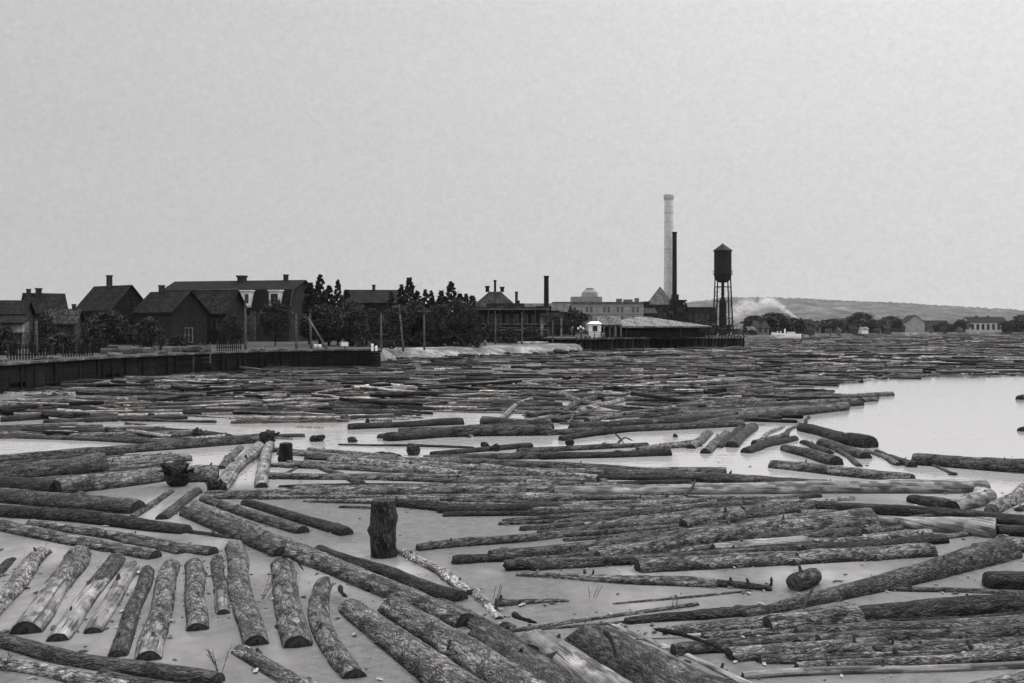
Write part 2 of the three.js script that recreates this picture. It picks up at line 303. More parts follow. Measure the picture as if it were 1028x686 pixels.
// ---- the rank of short logs lying side by side, seen end on
log('pale mottled log at the picture edge, first of the rank of short logs', 42, 551, -18, 622, 17, 27, 'l', { peel: 0.45 });
log('thick log whose upper half is dark bark and lower half peeled pale', 80, 551, 24, 630, 25, 35, 'm', { split: 0.5, pale: 0.42 });
log('log black at its far end and peeled below, beside the thick half peeled log', 117, 558, 57, 639, 19, 25, 'd', { split: 0.42, pale: 0.42 });
log('flat pale peeled log without bark between the half peeled log and the narrow dark log', 133, 567, 94, 632, 17, 20, 0.55, { wood: 1 });
log('narrow dark mossy log set against the pale peeled log', 148, 570, 116, 656, 15, 22, 'd');
log('rough barked log ending in a bright peeled butt, beside the narrow dark log', 172, 564, 150, 658, 20, 31, 'm', { split: 0.83, pale: 0.42 });
log('speckled short log between the bright butted log and the thinnest short log', 194, 563, 197, 629, 19, 24, 'm', { peel: 0.25 });
log('thinnest short log of the rank with a light end', 218, 559, 225, 614, 13, 17, 'd', { split: 0.7, pale: 0.36, knots: 3 });
log('long straight mossy log standing close against the thinnest short log', 235, 545, 255, 643, 21, 30, 'm', { peel: 0.12 });
log('broad log with shaggy bark and a dark frayed foot, past the long mossy log', 283, 562, 298, 644, 24, 35, 'm', { knots: 4 });
log('bent grey log at the end of the rank, curving away at its foot', 325, 582, 356, 676, 20, 29, 'm', { bend: 0.05 });
log('barked log slanting under the foot of the long mossy log', 240, 650, 335, 700, 17, 24, 'm', { k: -0.05 });
log('half sunk dark log hidden under the ends of the rank at the picture edge', -30, 600, 12, 560, 12, 9, 'b', { k: -0.3 });
// ---- logs crossing the bottom of the picture
log('long mossy log running along the bottom edge below the rank of short logs', -60, 628, 215, 683, 17, 20, 'd', { k: 0 });
log('pale wet log below the mossy log in the bottom corner', -60, 655, 130, 690, 15, 18, 'l', { peel: 0.3, k: -0.05 });
log('sunken dark log running out of the bottom edge', 100, 676, 300, 712, 14, 18, 'd', { k: -0.1 });
log('broad sprawling log with mottled bark running down to the bottom edge', 352, 604, 480, 700, 26, 52, 'm', { peel: 0.15 });
log('parallel mottled log behind the broad sprawling one with a bright split along it', 392, 604, 560, 712, 26, 50, 'm', { peel: 0.25 });
log('weed grown sunken log lying low between the two mottled logs and the bank of slabs', 440, 602, 530, 652, 16, 26, 'd', { k: -0.2 });
log('wide flat dark slab of a log at the bottom edge', 484, 630, 590, 712, 42, 74, 'd', { k: -0.35 });
log('pale peeled log between the two wide dark slabs', 536, 634, 650, 712, 30, 44, 'l', { wood: 1, k: -0.35 });
log('second wide flat slab of a log, beside the pale peeled log', 590, 630, 742, 712, 44, 76, 'd', { k: -0.4, peel: 0.12 });
log('long pale sliver of wood edging the second wide slab', 612, 626, 760, 690, 4, 10, 'p', { wood: 1, k: -0.4 });
log('short pale wedge of peeled wood at the foot of the wide dark slab', 474, 648, 545, 684, 7, 16, 'p', { wood: 1, k: -0.2 });
// ---- the diagonal logs sloping down across the picture
log('long rough log sloping down to a round dark end above the rank of short logs', 188, 512, 283, 553, 15, 18, 'd');
log('lumpy log with pale bare patches lying along the long rough log', 196, 503, 290, 546, 9, 18, 'm', { peel: 0.4, lift: 0.06 });
log('long mottled log running on down to a broad dark half round end', 284, 546, 468, 621, 20, 24, 'm', { peel: 0.2 });
log('straight black log sloping beside the long mottled one', 320, 550, 464, 598, 11, 17, 'b');
log('black log with a rounded tip lying alone on the open water', 246, 503, 348, 534, 8, 12, 'b');
log('dark slim log beside the black log with the rounded tip', 204, 499, 304, 532, 8, 12, 'd');
log('pale birch log with a scaly broken bark, sloping into the open water', 402, 551, 474, 594, 10, 13, 'p', { rough: 2, knots: 5 });
log('outer end of a pale birch log beyond the tip of the straight black log', 476, 592, 502, 620, 12, 10, 'p', { rough: 2, k: 0 });
// ---- far ends and props of the frame on the left
log('left leg of a pale pair of logs leaning together like a frame', 260, 450, 219, 489, 11, 16, 'l', { wood: 1, up1: 0.16, k: 0.2, bend: 0.01, rough: 1.6 });
log('right leg of the pale pair of logs leaning together', 271, 449, 263, 487, 10, 15, 'l', { wood: 1, up1: 0.16, k: 0.2, bend: 0.01, rough: 1.6 });
log('short peeled log propped beside the pale pair of leaning logs', 241, 448, 222, 469, 8, 10, 'm', { group: GROUPS.mid });
log('thin dry pole slanting on the water beside the pale leaning pair', 311, 459, 276, 481, 2.5, 3, 'd', { knots: 0, group: GROUPS.mid });
log('narrow dark log pointing at the root clump', 132, 519, 172, 492, 8, 6, 'd');
log('grey log below the root clump', 162, 519, 198, 491, 12, 9, 'd');
log('stout short log lying against the black root clump', 188, 475, 219, 474, 15, 15, 'm', { peel: 0.2 });
// ---- logs entering from the left edge
log('log of medium bark at the picture edge ending in a broad black face', -40, 493, 138, 508, 14, 15, 'd', { bend: 0 });
log('long black log sagging across to a half sunk round tip', -40, 507, 190, 529, 13, 11, 'b', { bend: 0.004 });
log('mottled log running under the black sagging log to a dark round face', -40, 517, 156, 556, 12, 12, 'm', { peel: 0.25 });
log('slender spotted log in front of the dark round face, ending by the long rough log', 30, 523, 215, 553, 7, 11, 'm', { peel: 0.2 });
log('low half sunk log between the spotted log and the sagging one', 80, 529, 180, 554, 7, 9, 'd', { k: -0.15 });
log('dark sliver of a log poking out past the tip of the sagging log', 160, 529, 232, 539, 5, 4, 'b', { k: -0.2 });
log('pale topped log ending at the root clump', 56, 488, 172, 474, 15, 14, 'm', { peel: 0.35 });
log('dark butt of a log with a straight cut before the pale topped log', -40, 482, 56, 488, 14, 15, 'b');
log('thick shaggy dark log behind the straight cut butt', -20, 477, 104, 466, 8, 17, 'd', { rough: 1.8, group: GROUPS.mid });
log('thin log behind the shaggy dark one at the picture edge', -30, 473, 95, 462, 5, 6, 'd', { group: GROUPS.mid });
log('low log lying between the root clump and the long boom', 100, 468, 190, 459, 6, 7, 'm', { group: GROUPS.mid });
log('short dark log close behind the root clump', 118, 474, 186, 466, 5, 6, 'b', { group: GROUPS.mid });
log('pale slim log lying along under the long boom timber', 96, 463, 176, 456, 4, 5, 'l', { group: GROUPS.mid });
log('long boom timber running from the picture edge to the knot above the leaning pair', -40, 463, 262, 440, 7, 8, 'd', { bend: 0.004, group: GROUPS.mid });
log('slim brown boom timber along the far side of the bright strip of water', -40, 435, 195, 445, 4, 5, 'd', { bend: 0, group: GROUPS.mid });
log('flat black timber like a low island near the picture edge', 2, 421, 47, 418, 5, 4, 'b', { group: GROUPS.mid });
log('slim log behind the flat black timber', -40, 411, 46, 398, 3, 5, 'd', { group: GROUPS.mid });
log('log lying between the flat black timber and the slim brown boom', -40, 431, 78, 427, 5, 4, 'd', { group: GROUPS.mid });
log('pale log in the bright strip of water behind the slim brown boom', 70, 438, 196, 435, 5, 6, 'm', { group: GROUPS.mid });
log('log with a fat black stump end lying above the long boom timber', 198, 436, 232, 438, 8, 5, 'b', { group: GROUPS.mid });
// ---- the long boom logs through the middle
log('longest boom log, grey and straight, reaching out from the foot of the leaning pair', 206, 496, 560, 491, 8, 9, 'm', { bend: 0.001, knots: 0 });
log('thick pale outer boom log with a square sawn end', 556, 491, 988, 488, 8, 13, 'l', { bend: 0.002, wood: 1 });
log('dark log behind the pale boom log tapering into it', 430, 459, 640, 474, 6, 9, 'd', { bend: 0.002 });
log('long black boom log lying on bright water', 600, 473, 832, 486, 9, 9, 'd', { bend: 0.004 });
log('grey log tapering to a thin tip in the bright water', 775, 465, 916, 480, 8, 9, 'm', { bend: 0.01 });
log('log entering from the picture edge into the bright water', 917, 460, 1070, 471, 10, 13, 'd');
log('thin branchless pole floating in front of the log from the picture edge', 924, 462, 958, 475, 4, 2.5, 'd', { group: GROUPS.mid });
log('slender dark log in front of the pale boom log, running to the picture edge', 805, 505, 1075, 525, 8, 12, 'b', { bend: 0.003 });
log('pale bare log below the slender dark one with a broad square end', 872, 520, 1000, 531, 7, 20, 'l', { wood: 1 });
log('thin dark log squeezed behind the pale bare log', 872, 524, 955, 529, 5, 4, 'b', { k: 0 });
log('black log at the picture edge beside the pale square end', 1002, 531, 1070, 535, 10, 12, 'b');
log('grey log at the picture edge below the black one', 1005, 546, 1070, 548, 13, 14, 'm');
log('pale stub lying across the slender dark log', 956, 506, 992, 495, 13, 16, 'l', { wood: 1, lift: 0.06 });
log('pale log with its bright butt turned to the viewer, by the picture edge', 996, 509, 1032, 488, 14, 15, 'l', { lift: 0.05, paleEnd: 1, peel: 0.3 });
log('dark log tip at the picture edge on the bright water', 1022, 511, 1060, 503, 6, 8, 'b');
log('black rooted slab lying on the slender dark log', 914, 498, 956, 507, 6, 11, 'b', { rough: 2.2, lift: 0.05 });
// ---- the jam in the right middle
log('stout log with a broad blunt end over the jam', 768, 526, 874, 522, 12, 22, 'm', { peel: 0.2, lift: 0.08, rough: 1.5 });
log('long pale backed log slanting across the top of the jam', 600, 554, 802, 522, 8, 16, 'm', { lift: 0.12, peel: 0.2 });
log('grey log with dark knots under the slanting pale backed log', 600, 545, 760, 530, 10, 13, 'd', { lift: 0.03 });
log('shaggy log at the near edge of the jam', 640, 567, 935, 551, 14, 14, 'm', { bend: 0.004, rough: 1.5 });
log('dark log buried behind the shaggy one', 560, 563, 800, 552, 8, 12, 'b', { k: 0.05 });
log('pale strip of a log in the heart of the jam', 716, 549, 811, 543, 9, 11, 'l', { lift: 0.06, wood: 1 });
log('black barked log running out of the jam toward the picture edge', 806, 552, 950, 540, 11, 9, 'b', { lift: 0.02 });
log('mottled log behind the stout blunt log', 745, 512, 812, 506, 10, 12, 'm', { peel: 0.3 });
log('dark log in front of the mottled one at the top of the jam', 700, 520, 800, 511, 7, 10, 'd', { lift: 0.04 });
log('long thin log at the back of the jam', 505, 522, 744, 508, 4, 9, 'd', { bend: 0.002 });
log('grey log beside the long thin log at the back', 606, 527, 742, 513, 7, 10, 'm', { peel: 0.2 });
log('short barked log on top at the back of the jam', 686, 524, 744, 515, 8, 11, 'm', { lift: 0.1 });
log('long log reaching out of the jam to a lone blunt tip in the open water', 419, 549, 600, 532, 8, 8, 'd', { bend: 0.006 });
log('long log lying behind the one with the lone blunt tip', 540, 534, 700, 522, 5, 8, 'd');
log('ragged dark log with a torn end pointing into the open water', 492, 557, 690, 541, 12, 13, 'd', { rough: 2 });
log('black stub end pushing out beyond the ragged log', 455, 562, 512, 559, 9, 8, 'b');
log('grey pole with a rounded tip below the ragged log', 534, 569, 640, 561, 8, 9, 'd');
log('thin log end floating behind the lone blunt tip', 501, 525, 622, 521, 3.5, 6, 'd');
log('pale log filling the jam behind the ragged log', 590, 552, 706, 543, 7, 9, 'm', { lift: 0.03, peel: 0.3 });
log('log crossing low under the stout blunt log', 720, 541, 862, 534, 9, 11, 'd', { lift: 0.02 });
// ---- singles in front of the jam
log('log whose tip hooks upward out of the water', 519, 575, 720, 586, 5, 11, 'm', { peel: 0.25, bend: 0.004 });
log('thin dark tail of the hooked log', 716, 585, 774, 590, 8, 6, 'b');
log('great log slanting from under the bank of logs up to the pale square end', 748, 612, 1012, 550, 7, 26, 'd', { lift: 0.04, peel: 0.12, bend: 0.012 });
log('short stub of a log showing its ringed end, above the great slanting log', 798, 585, 818, 577, 17, 15, 'd', { k: 1.0, ringed: 1 });
log('thick black log stub with a rounded end at the picture edge', 990, 581, 1070, 584, 17, 20, 'b', { k: 0.2 });
log('slim pole floating under the thick black stub', 872, 590, 1070, 597, 4, 7, 'd', { k: -0.1 });
log('dark wedge shaped slab floating alone on the open water', 498, 606, 570, 602, 8, 3, 'd', { k: -0.1 });
log('long thin pole lying from the wide dark slab toward the bank of logs', 470, 639, 700, 606, 5, 4, 'd', { k: -0.1, bend: 0.003 });
log('second thin pole beside the first in front of the bank of logs', 528, 633, 690, 618, 3, 4, 'd', { k: -0.1 });
log('faint sunken pole behind the bank of logs', 616, 606, 755, 593, 2.5, 3, 'd', { k: -0.3 });
// ---- the bank of logs at the bottom right
log('dark ragged log with a pointed end leading the bank of logs', 628, 622, 770, 612, 8, 12, 'b', { rough: 2.2 });
log('broad mottled log behind the pointed leading one', 668, 632, 830, 620, 10, 22, 'm', { rough: 1.6, peel: 0.15 });
log('thick dark log with a frayed butt in the middle of the bank', 770, 624, 860, 616, 16, 24, 'm', { rough: 2, lift: 0.05 });
log('long dark log at the back of the bank reaching the picture edge', 852, 616, 1075, 603, 20, 22, 'b', { rough: 1.5, lift: 0.03 });
log('log with a snow white ridge along its top in the bank', 800, 634, 1075, 622, 13, 15, 'd', { lift: 0.02 });
log('slender pale log lying between the mottled log and the square cut pair', 640, 640, 825, 632, 3, 10, 'l', { wood: 1 });
log('log with a round sawn end in front of the mottled log', 676, 651, 830, 640, 14, 15, 'd');
log('log with a square cut grey end below the round sawn one', 733, 656, 890, 645, 17, 16, 'm', { peel: 0.3 });
log('black faced log cut off short in the middle of the bank', 822, 644, 1075, 631, 16, 15, 'd', { peel: 0.1 });
log('spotted log reaching the picture edge below the black faced log', 870, 655, 1075, 643, 12, 15, 'm', { peel: 0.35 });
log('grey log behind the slim front pole of the bank', 800, 668, 1075, 655, 9, 13, 'm', { peel: 0.2 });
log('slim front pole of the bank with a clean cut tip', 746, 678, 1075, 667, 8, 9, 'l', { wood: 1 });
log('mottled log cutting the bottom corner of the picture', 955, 696, 1075, 668, 18, 26, 'm', { peel: 0.2 });
// ---- the raised ends and short logs in the bright water, right of the middle
const mid = { group: GROUPS.mid };
log('log whose round black face begins the row of faces at the raft tip', 712, 433, 694, 448, 9, 10, 'm', { ...mid, k: 0.3 });
log('log with the lowest round black face in the row at the raft tip', 729, 433, 707, 453, 8, 11, 'm', { ...mid, k: 0.3 });
log('slim dark log between the row of round black faces', 744, 428, 722, 448, 7, 7, 'b', mid);
log('fat log with the largest round black face at the raft tip', 756, 427, 734, 446, 11, 13, 'd', { ...mid, k: 0.3 });
log('dark pole running out past the row of round black faces', 798, 439, 747, 452, 6, 8, 'b', mid);
log('thin pole lying over the dark pole at the raft tip', 790, 436, 757, 444, 4, 5, 'd', { ...mid, lift: 0.15 });
log('pale splint among the short poles at the raft tip', 786, 428, 764, 440, 4, 4, 'l', mid);
log('short pole at the end of the splints by the raft tip', 803, 425, 786, 436, 4, 5, 'd', mid);
log('crooked small log sloping away behind the splints', 812, 418, 808, 425, 4, 4, 'b', mid);
log('dark log at the top of the loose heap in the bright water', 806, 428, 846, 438, 8, 10, 'b', { ...mid, k: 0.3 });
log('log with a round face pointing out of the loose heap toward open water', 836, 438, 875, 444, 9, 12, 'b', { ...mid, k: 0.4 });
log('log lying across the middle of the loose heap', 826, 443, 869, 457, 9, 9, 'd', mid);
log('log with the lowest round face of the loose heap', 788, 448, 841, 463, 7, 11, 'd', { ...mid, k: 0.3 });
log('slim log lying beside the lowest round face', 806, 443, 832, 454, 5, 7, 'b', mid);
log('log sloping off the front of the loose heap', 838, 449, 864, 467, 6, 6, 'd', mid);
log('thin log at the far corner of the loose heap', 870, 451, 903, 466, 4, 6, 'm', mid);
log('log with a small round face left alone past the loose heap', 892, 456, 915, 467, 4, 9, 'd', { ...mid, k: 0.3 });
log('small dark log between the loose heap and the lone small face', 880, 452, 905, 464, 4, 7, 'b', { ...mid, k: 0.2 });
log('thin straight log lying off the raft in the wide bright water', 812, 395, 882, 399, 3, 2.5, 'd', mid);
log('dark double log floating past the thin straight one', 825, 397, 866, 402, 4, 4, 'b', mid);
log('small dark log at the picture edge out in the wide bright water', 1024, 399, 1040, 397, 5, 5, 'b', mid);
log('second small dark log at the picture edge, nearer than the other', 1025, 431, 1045, 428, 5, 5, 'b', mid);
// ---- the pale gaps behind the boom: dark timbers lying in them
log('black squared timber with a flat end along the first bright gap', 350, 428, 464, 423, 5, 6, 'b', { ...mid, bend: 0 });
log('thick black timber at the lower edge of the first bright gap', 388, 438, 551, 426, 8, 9, 'b', { ...mid, bend: 0.002 });
log('grey log lying on the thick black timber', 484, 421, 545, 424, 5, 4, 'd', { ...mid, lift: 0.25 });
log('dark log alongside the thick black timber with a stepped end', 400, 433, 553, 430, 7, 7, 'd', { ...mid, lift: 0.1 });
log('long slim log bounding the second bright gap', 548, 434, 745, 425, 5, 6, 'd', { ...mid, bend: 0.002 });
log('dark log along the near side of the second bright gap', 542, 458, 673, 454, 6, 6, 'b', { ...mid, bend: 0.002 });
log('slim log behind it carrying the upright stub', 520, 453, 650, 446, 5, 4, 'd', mid);
log('thin log tapering toward the boulder like stump', 433, 455, 533, 447, 4, 5, 'b', mid);
log('grey log in front of the boulder like stump', 425, 460, 544, 457, 6, 6, 'd', mid);
log('log leading to the row of black faces from the second bright gap', 640, 450, 700, 445, 4, 7, 'm', mid);
log('thin pole floating across the second bright gap', 340, 446, 476, 449, 1.8, 2, 'b', mid);
log('log sloping across the scum below the boulder like stump', 310, 451, 400, 460, 4, 6, 'm', mid);
log('dark stubby log at the end of the scum', 378, 456, 400, 459, 6, 7, 'b', mid);
log('small log ending in a black face above the long grey boom', 322, 469, 364, 485, 5, 7, 'd', mid);
log('dark pole lying along above the long grey boom', 280, 488, 442, 486, 2.5, 3, 'b', { ...mid, k: -0.1 });
log('black log under the long grey boom, past the standing stump', 385, 503, 448, 509, 8, 9, 'b');
log('dark mossy log under the long grey boom', 440, 511, 560, 508, 7, 8, 'b', { rough: 1.7 });
log('low dark log at the near edge of the boom pack', 445, 516, 650, 514, 5, 5, 'b', { bend: 0.001 });
log('log lying along just below the long grey boom', 400, 499, 640, 500, 5, 6, 'm', { bend: 0.001 });
log('grey log below the thick pale boom log', 560, 506, 720, 503, 6, 7, 'm', { bend: 0.002 });
log('dark red log end lying over the boom pack toward the jam', 690, 500, 802, 511, 6, 7, 'b', { bend: 0.01 });
log('thin twig like pole in the open water behind the standing stump', 341, 509, 372, 510, 2.2, 2, 'b', { knots: 3 });
const dark0 = nLogs;

// ---- the crowded zones: each log laid by a seeded draw inside a quadrilateral of the picture
const ORD = ['first', 'second', 'third', 'fourth', 'fifth', 'sixth', 'seventh', 'eighth', 'ninth', 'tenth', 'eleventh', 'twelfth', 'thirteenth', 'fourteenth', 'fifteenth', 'sixteenth', 'seventeenth', 'eighteenth', 'nineteenth', 'twentieth'];
const KIND = { b: 'blackened', d: 'dark barked', m: 'grey weathered', l: 'pale barkless', p: 'bleached bare' };
function zone(seed, n, [ax, ay, bx_, by, cx, cy, dx, dy], slope, jit, len, wpx, tones, label, group, o = {}) {
  const R = rng(seed), seen = {};
  for (let i = 0; i < n; i++) {
    const u = R(), v = (i + R()) / n, x0 = lerp(lerp(ax, bx_, u), lerp(dx, cx, u), v), y = lerp(lerp(ay, by, u), lerp(dy, cy, u), v);
    const D = EYE * F / (y - HZ), l = lerp(len[0], len[1], R()) * F / D / 2, s = slope + jit * (R() - 0.5), w = lerp(wpx[0], wpx[1], R()) * (y - HZ) / 150;
    const x = Math.max(x0, Math.min(ax, dx) + l * (0.6 + 0.5 * R()) - 20), x1 = x - l, x2 = x + l, tn = tones[Math.floor(R() * tones.length)];
    seen[tn] = (seen[tn] ?? -1) + 1; log(`${ORD[seen[tn]]} ${KIND[tn]} log ${label}, counted from its far side`, x1, y - (x1 - x) * -s, x2, y + (x2 - x) * s, w * (0.75 + 0.4 * R()), w, tn, { group, peel: R() < 0.4 ? 0.25 : 0, lift: R() < 0.3 ? 0.1 * R() : 0, k: R() * 0.4 - 0.15, rough: 0.8 + R(), ...o });
  }
}
zone(11, 34, [300, 462, 640, 470, 690, 514, 440, 508], 0.01, 0.07, [4, 8], [2.5, 5], 'bddmmml', 'of the boom pack', 'logs of the boom pack');
zone(12, 12, [320, 452, 420, 462, 560, 474, 330, 480], 0.06, 0.12, [3, 6], [4, 6], 'dmml', 'in the scum behind the boom', 'logs in the scum behind the boom');
zone(13, 24, [580, 512, 760, 500, 860, 552, 600, 564], -0.09, 0.08, [3.5, 7], [2.5, 5], 'bddmml', 'of the jam', 'logs of the jam');
zone(14, 8, [700, 618, 1000, 608, 1020, 655, 820, 664], -0.045, 0.05, [2.5, 5], [2.5, 5], 'bdmm', 'of the bank of logs', 'logs of the bank');
zone(15, 16, [-20, 466, 150, 452, 120, 474, -20, 490], -0.07, 0.1, [3, 6], [2.5, 5], 'bddmml', 'behind the root clump', 'logs behind the root clump');
zone(16, 22, [590, 408, 830, 396, 800, 420, 600, 428], -0.09, 0.09, [5, 10], [6, 9], 'bbddm', 'of the raft end', 'logs of the raft end', { k: 0.25 });
zone(17, 10, [460, 392, 700, 396, 690, 418, 470, 414], -0.06, 0.9, [2.5, 5], [6, 9], 'dml', 'of the pale heap', 'logs of the pale heap', { k: 0.4 });

// ---------------------------------------------------------------- the packed raft out to the far shore
{
  const inPoly = (x, y, P) => { let c = false; for (let i = 0, j = P.length - 1; i < P.length; j = i++) { const [a, b] = P[i], [d, e] = P[j]; if ((b > y) !== (e > y) && x < (d - a) * (y - b) / (e - b) + a) c = !c; } return c; };
  const open = [                                                // open water, as seen in the photograph
    [[838, 395], [776, 395], [800, 389.5], [850, 386], [905, 381], [950, 379], [1028, 378], [1300, 377], [1300, 700], [700, 700], [690, 455], [770, 444], [800, 420], [835, 408]],
    [[-60, 439], [195, 446], [262, 442], [262, 520], [-200, 520], [-200, 437]],
    [[262, 444], [330, 438], [345, 428], [400, 424], [430, 417], [500, 413], [520, 417], [545, 427], [690, 427], [760, 430], [700, 560], [262, 560]],
    [[-80, 419], [40, 421], [60, 428], [-80, 429]], [[-80, 400], [30, 394], [20, 404], [-80, 408]],
    [[560, 402], [640, 403], [650, 411], [560, 410]],
  ];
  const R = rng(77), list = [];
  for (let D = 34; D < 540; D += 0.25 + D * 0.0009) {
    const half = D * 0.62 + 8;
    for (let x = -half; x < half;) {
      const L = R() < lerp(0.5, 0.2, sstep(60, 110, D)) ? 0.7 + 1.8 * R() : 3 + 2.4 * R() + (R() < 0.1 ? 4 + 4 * R() : 0), cx = x + L / 2, z = D + (R() - 0.5) * 1.1, px = 514 + cx / z * F, py = HZ + EYE / z * F;
      x += L * (0.72 + 0.5 * R());
      if (px < -60 || px > 1100) continue;
      const shore = px < 380 ? wallDepth(px) - 1.2 : px > 583 && px < 748 ? Math.min(shoreDepth(px), lerp(167, 205, (px - 583) / 165)) - 1 : shoreDepth(px) - 1;
      if (z > shore) continue;
      const hl = L / 2 * F / z * 0.75;
      if (open.some((P) => inPoly(px, py, P) || inPoly(px + hl, py, P) || inPoly(px - hl, py, P))) continue;
      const gap = fbm(cx * 0.035, z * 0.09, 31, 3) + 0.25 * (fbm(cx * 0.2, z * 0.5, 41, 2) - 0.5);
      if (gap > lerp(0.72, 0.545, sstep(52, 120, z)) && R() < 0.86) continue;
      const messy = Math.max(sstep(0.44, 0.58, fbm(cx * 0.05 + 9, z * 0.06, 51, 3)), sstep(82, 66, z) * 0.75), dense = sstep(90, 200, z);
      const ang = 0.10 * (fbm(cx * 0.02, z * 0.03, 61, 2) - 0.5) * 4 + (R() - 0.5) * (0.2 + 1.1 * messy * (1 - 0.6 * dense)) + (R() < 0.03 ? (R() - 0.5) * 2 : 0);
      list.push({ cx, z, L, px, py, ang, r: (0.09 + 0.1 * R() * R() + 0.05 * R()) * lerp(0.74, 1, sstep(60, 130, z)), y: (R() - 0.62) * 0.14 + (R() < 0.16 ? 0.28 * R() : 0), tilt: R() < lerp(0.22, 0.04, sstep(62, 95, z)) ? (R() - 0.5) * 0.3 : (R() - 0.5) * 0.02, t: R(), v: R() });
    }
  }
  list.sort((a, b) => a.z - b.z);
  const protos = [], TB = { b: 0.05, d: 0.11, m: 0.27, l: 0.55, p: 0.85 }, kinds = 'bbddmmmllp';
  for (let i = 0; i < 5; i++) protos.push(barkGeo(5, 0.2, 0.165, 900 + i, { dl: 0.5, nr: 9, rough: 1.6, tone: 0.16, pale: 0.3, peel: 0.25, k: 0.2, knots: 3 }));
  const barkMats = Object.fromEntries(Object.entries(TB).map(([k, v]) => [k, new THREE.MeshPhysicalMaterial({ specularIntensity: 0.4, vertexColors: true, map: barkMap, color: grey(v / 0.14), roughness: 0.85 })]));
  const single = Math.max(0, 300 - nLogs), place = (p) => (p.px < 200 ? 'by the sea wall' : p.px < 420 ? 'before the first bright gap' : p.px < 620 ? 'behind the bright gaps' : 'along the bright open water');
  const tally = {};
  list.slice(0, single).forEach((p, i) => {
    const kind = kinds[Math.floor(p.t * 10)], pr = protos[i % 5], g = new THREE.Group(); g.name = numbered('floating_log');
    g.position.set(p.cx, p.y, -p.z); g.rotation.set(0, p.ang, p.tilt); g.scale.set(p.L / 5, p.r / 0.18, p.r / 0.18); scene.add(g);
    const key = kind + place(p), c = tally[key] = (tally[key] ?? -1) + 1;
    tag(g, `${ORD[c] ?? 'farther'} ${KIND[kind]} log in the raft ${place(p)}, from its near side`, 'log', 'logs of the raft ' + place(p));
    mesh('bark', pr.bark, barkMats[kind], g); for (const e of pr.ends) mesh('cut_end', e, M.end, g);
  });
  const rest = list.slice(single), raft = new THREE.Group(); raft.name = 'log_raft'; scene.add(raft);
  tag(raft, 'dense raft of sawlogs covering the lake out to the far shore', null, null, 'stuff');
  const whole = protos.map((p) => { const g = [p.bark, ...p.ends].map((q) => { const f = flat(q.clone()); if (!f.attributes.color) f.setAttribute('color', new THREE.BufferAttribute(new Float32Array(f.attributes.position.count * 3).fill(0.06), 3)); return f; }); return mergeGeometries(g); });
  const mat = new THREE.MeshPhysicalMaterial({ specularIntensity: 0.4, vertexColors: true, map: barkMap, roughness: 0.85 }), m4 = new THREE.Matrix4(), q = new THREE.Quaternion(), e = new THREE.Euler();
  whole.forEach((g, w) => {
    const mine = rest.filter((_, i) => i % 5 === w), im = new THREE.InstancedMesh(g, mat, mine.length); im.name = 'packed_log'; im.castShadow = im.receiveShadow = true;
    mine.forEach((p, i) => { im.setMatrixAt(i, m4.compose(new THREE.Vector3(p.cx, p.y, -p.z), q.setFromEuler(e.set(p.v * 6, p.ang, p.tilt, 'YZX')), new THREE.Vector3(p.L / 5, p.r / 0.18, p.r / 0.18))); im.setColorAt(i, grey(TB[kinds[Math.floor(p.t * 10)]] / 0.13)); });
    raft.add(im);
  });
  console.log('hand logs', dark0, 'zones', nLogs - dark0, 'raft singles', single, 'instances', rest.length);
}

// ---------------------------------------------------------------- stumps, roots, weeds
function lumpGeo(rx, ry, rz, seed, amp = 0.35, det = 4) {       // a knobbly lump sitting on y = 0
  const g = new THREE.IcosahedronGeometry(1, det), p = g.attributes.position;
  for (let i = 0; i < p.count; i++) {
    const x = p.getX(i), y = p.getY(i), z = p.getZ(i), n = 1 + amp * (fbm(x * 1.7 + seed, y * 1.7, z * 1.7, 4) - 0.5) * 2;
    p.setXYZ(i, x * rx * n, (y * 0.5 + 0.5) * 2 * ry * n, z * rz * n);
  }
  g.computeVertexNormals(); return boxUV(g);
}
const lumpMat = (v) => std(v * 1.7, { map: barkMap, bumpMap: barkBump, bumpScale: 0.04 });
const LM = { b: lumpMat(0.045), d: lumpMat(0.07), m: lumpMat(0.13) };
function stump(name, label, category, px, py, w, h, tone, seed, amp) {
  const P = on(px, py), s = -P.z / F, g = mesh(name, lumpGeo(w * s / 2, h * s / 2, w * s / 2.2, seed, amp), LM[tone]); g.position.copy(P).setY(-0.06); return tag(g, label, category);
}
{ // standing butt of a log, wading upright in the open water
  const P = on(385, 558), s = -P.z / F, H = 54 * s, r = 13.2 * s;
  const t = thing('standing_stump', 'dark furrowed butt of a log standing upright in the open water', 'stump', [P.x, 0, P.z]);
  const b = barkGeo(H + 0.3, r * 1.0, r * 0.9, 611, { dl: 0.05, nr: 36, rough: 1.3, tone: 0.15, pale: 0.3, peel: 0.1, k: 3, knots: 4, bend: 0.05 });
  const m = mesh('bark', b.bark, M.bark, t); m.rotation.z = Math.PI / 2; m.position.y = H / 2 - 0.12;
  const e = mesh('cut_end', b.ends[1], M.end, t); e.rotation.z = Math.PI / 2; e.position.y = H / 2 - 0.12;
}
{ // small upright butt beside the leaning pair
  const P = on(287, 463), s = -P.z / F, H = 17 * s, r = 7.6 * s;
  const t = thing('standing_stump', 'small black butt of a log standing beside the pale leaning pair', 'stump', [P.x, 0, P.z]);
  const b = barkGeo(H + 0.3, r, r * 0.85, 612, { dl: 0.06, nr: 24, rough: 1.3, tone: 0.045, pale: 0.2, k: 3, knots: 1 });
  for (const [n, g, mt] of [['bark', b.bark, M.bark], ['cut_end', b.ends[1], M.end]]) { const m = mesh(n, g, mt, t); m.rotation.z = Math.PI / 2; m.position.y = H / 2 - 0.12; }
}
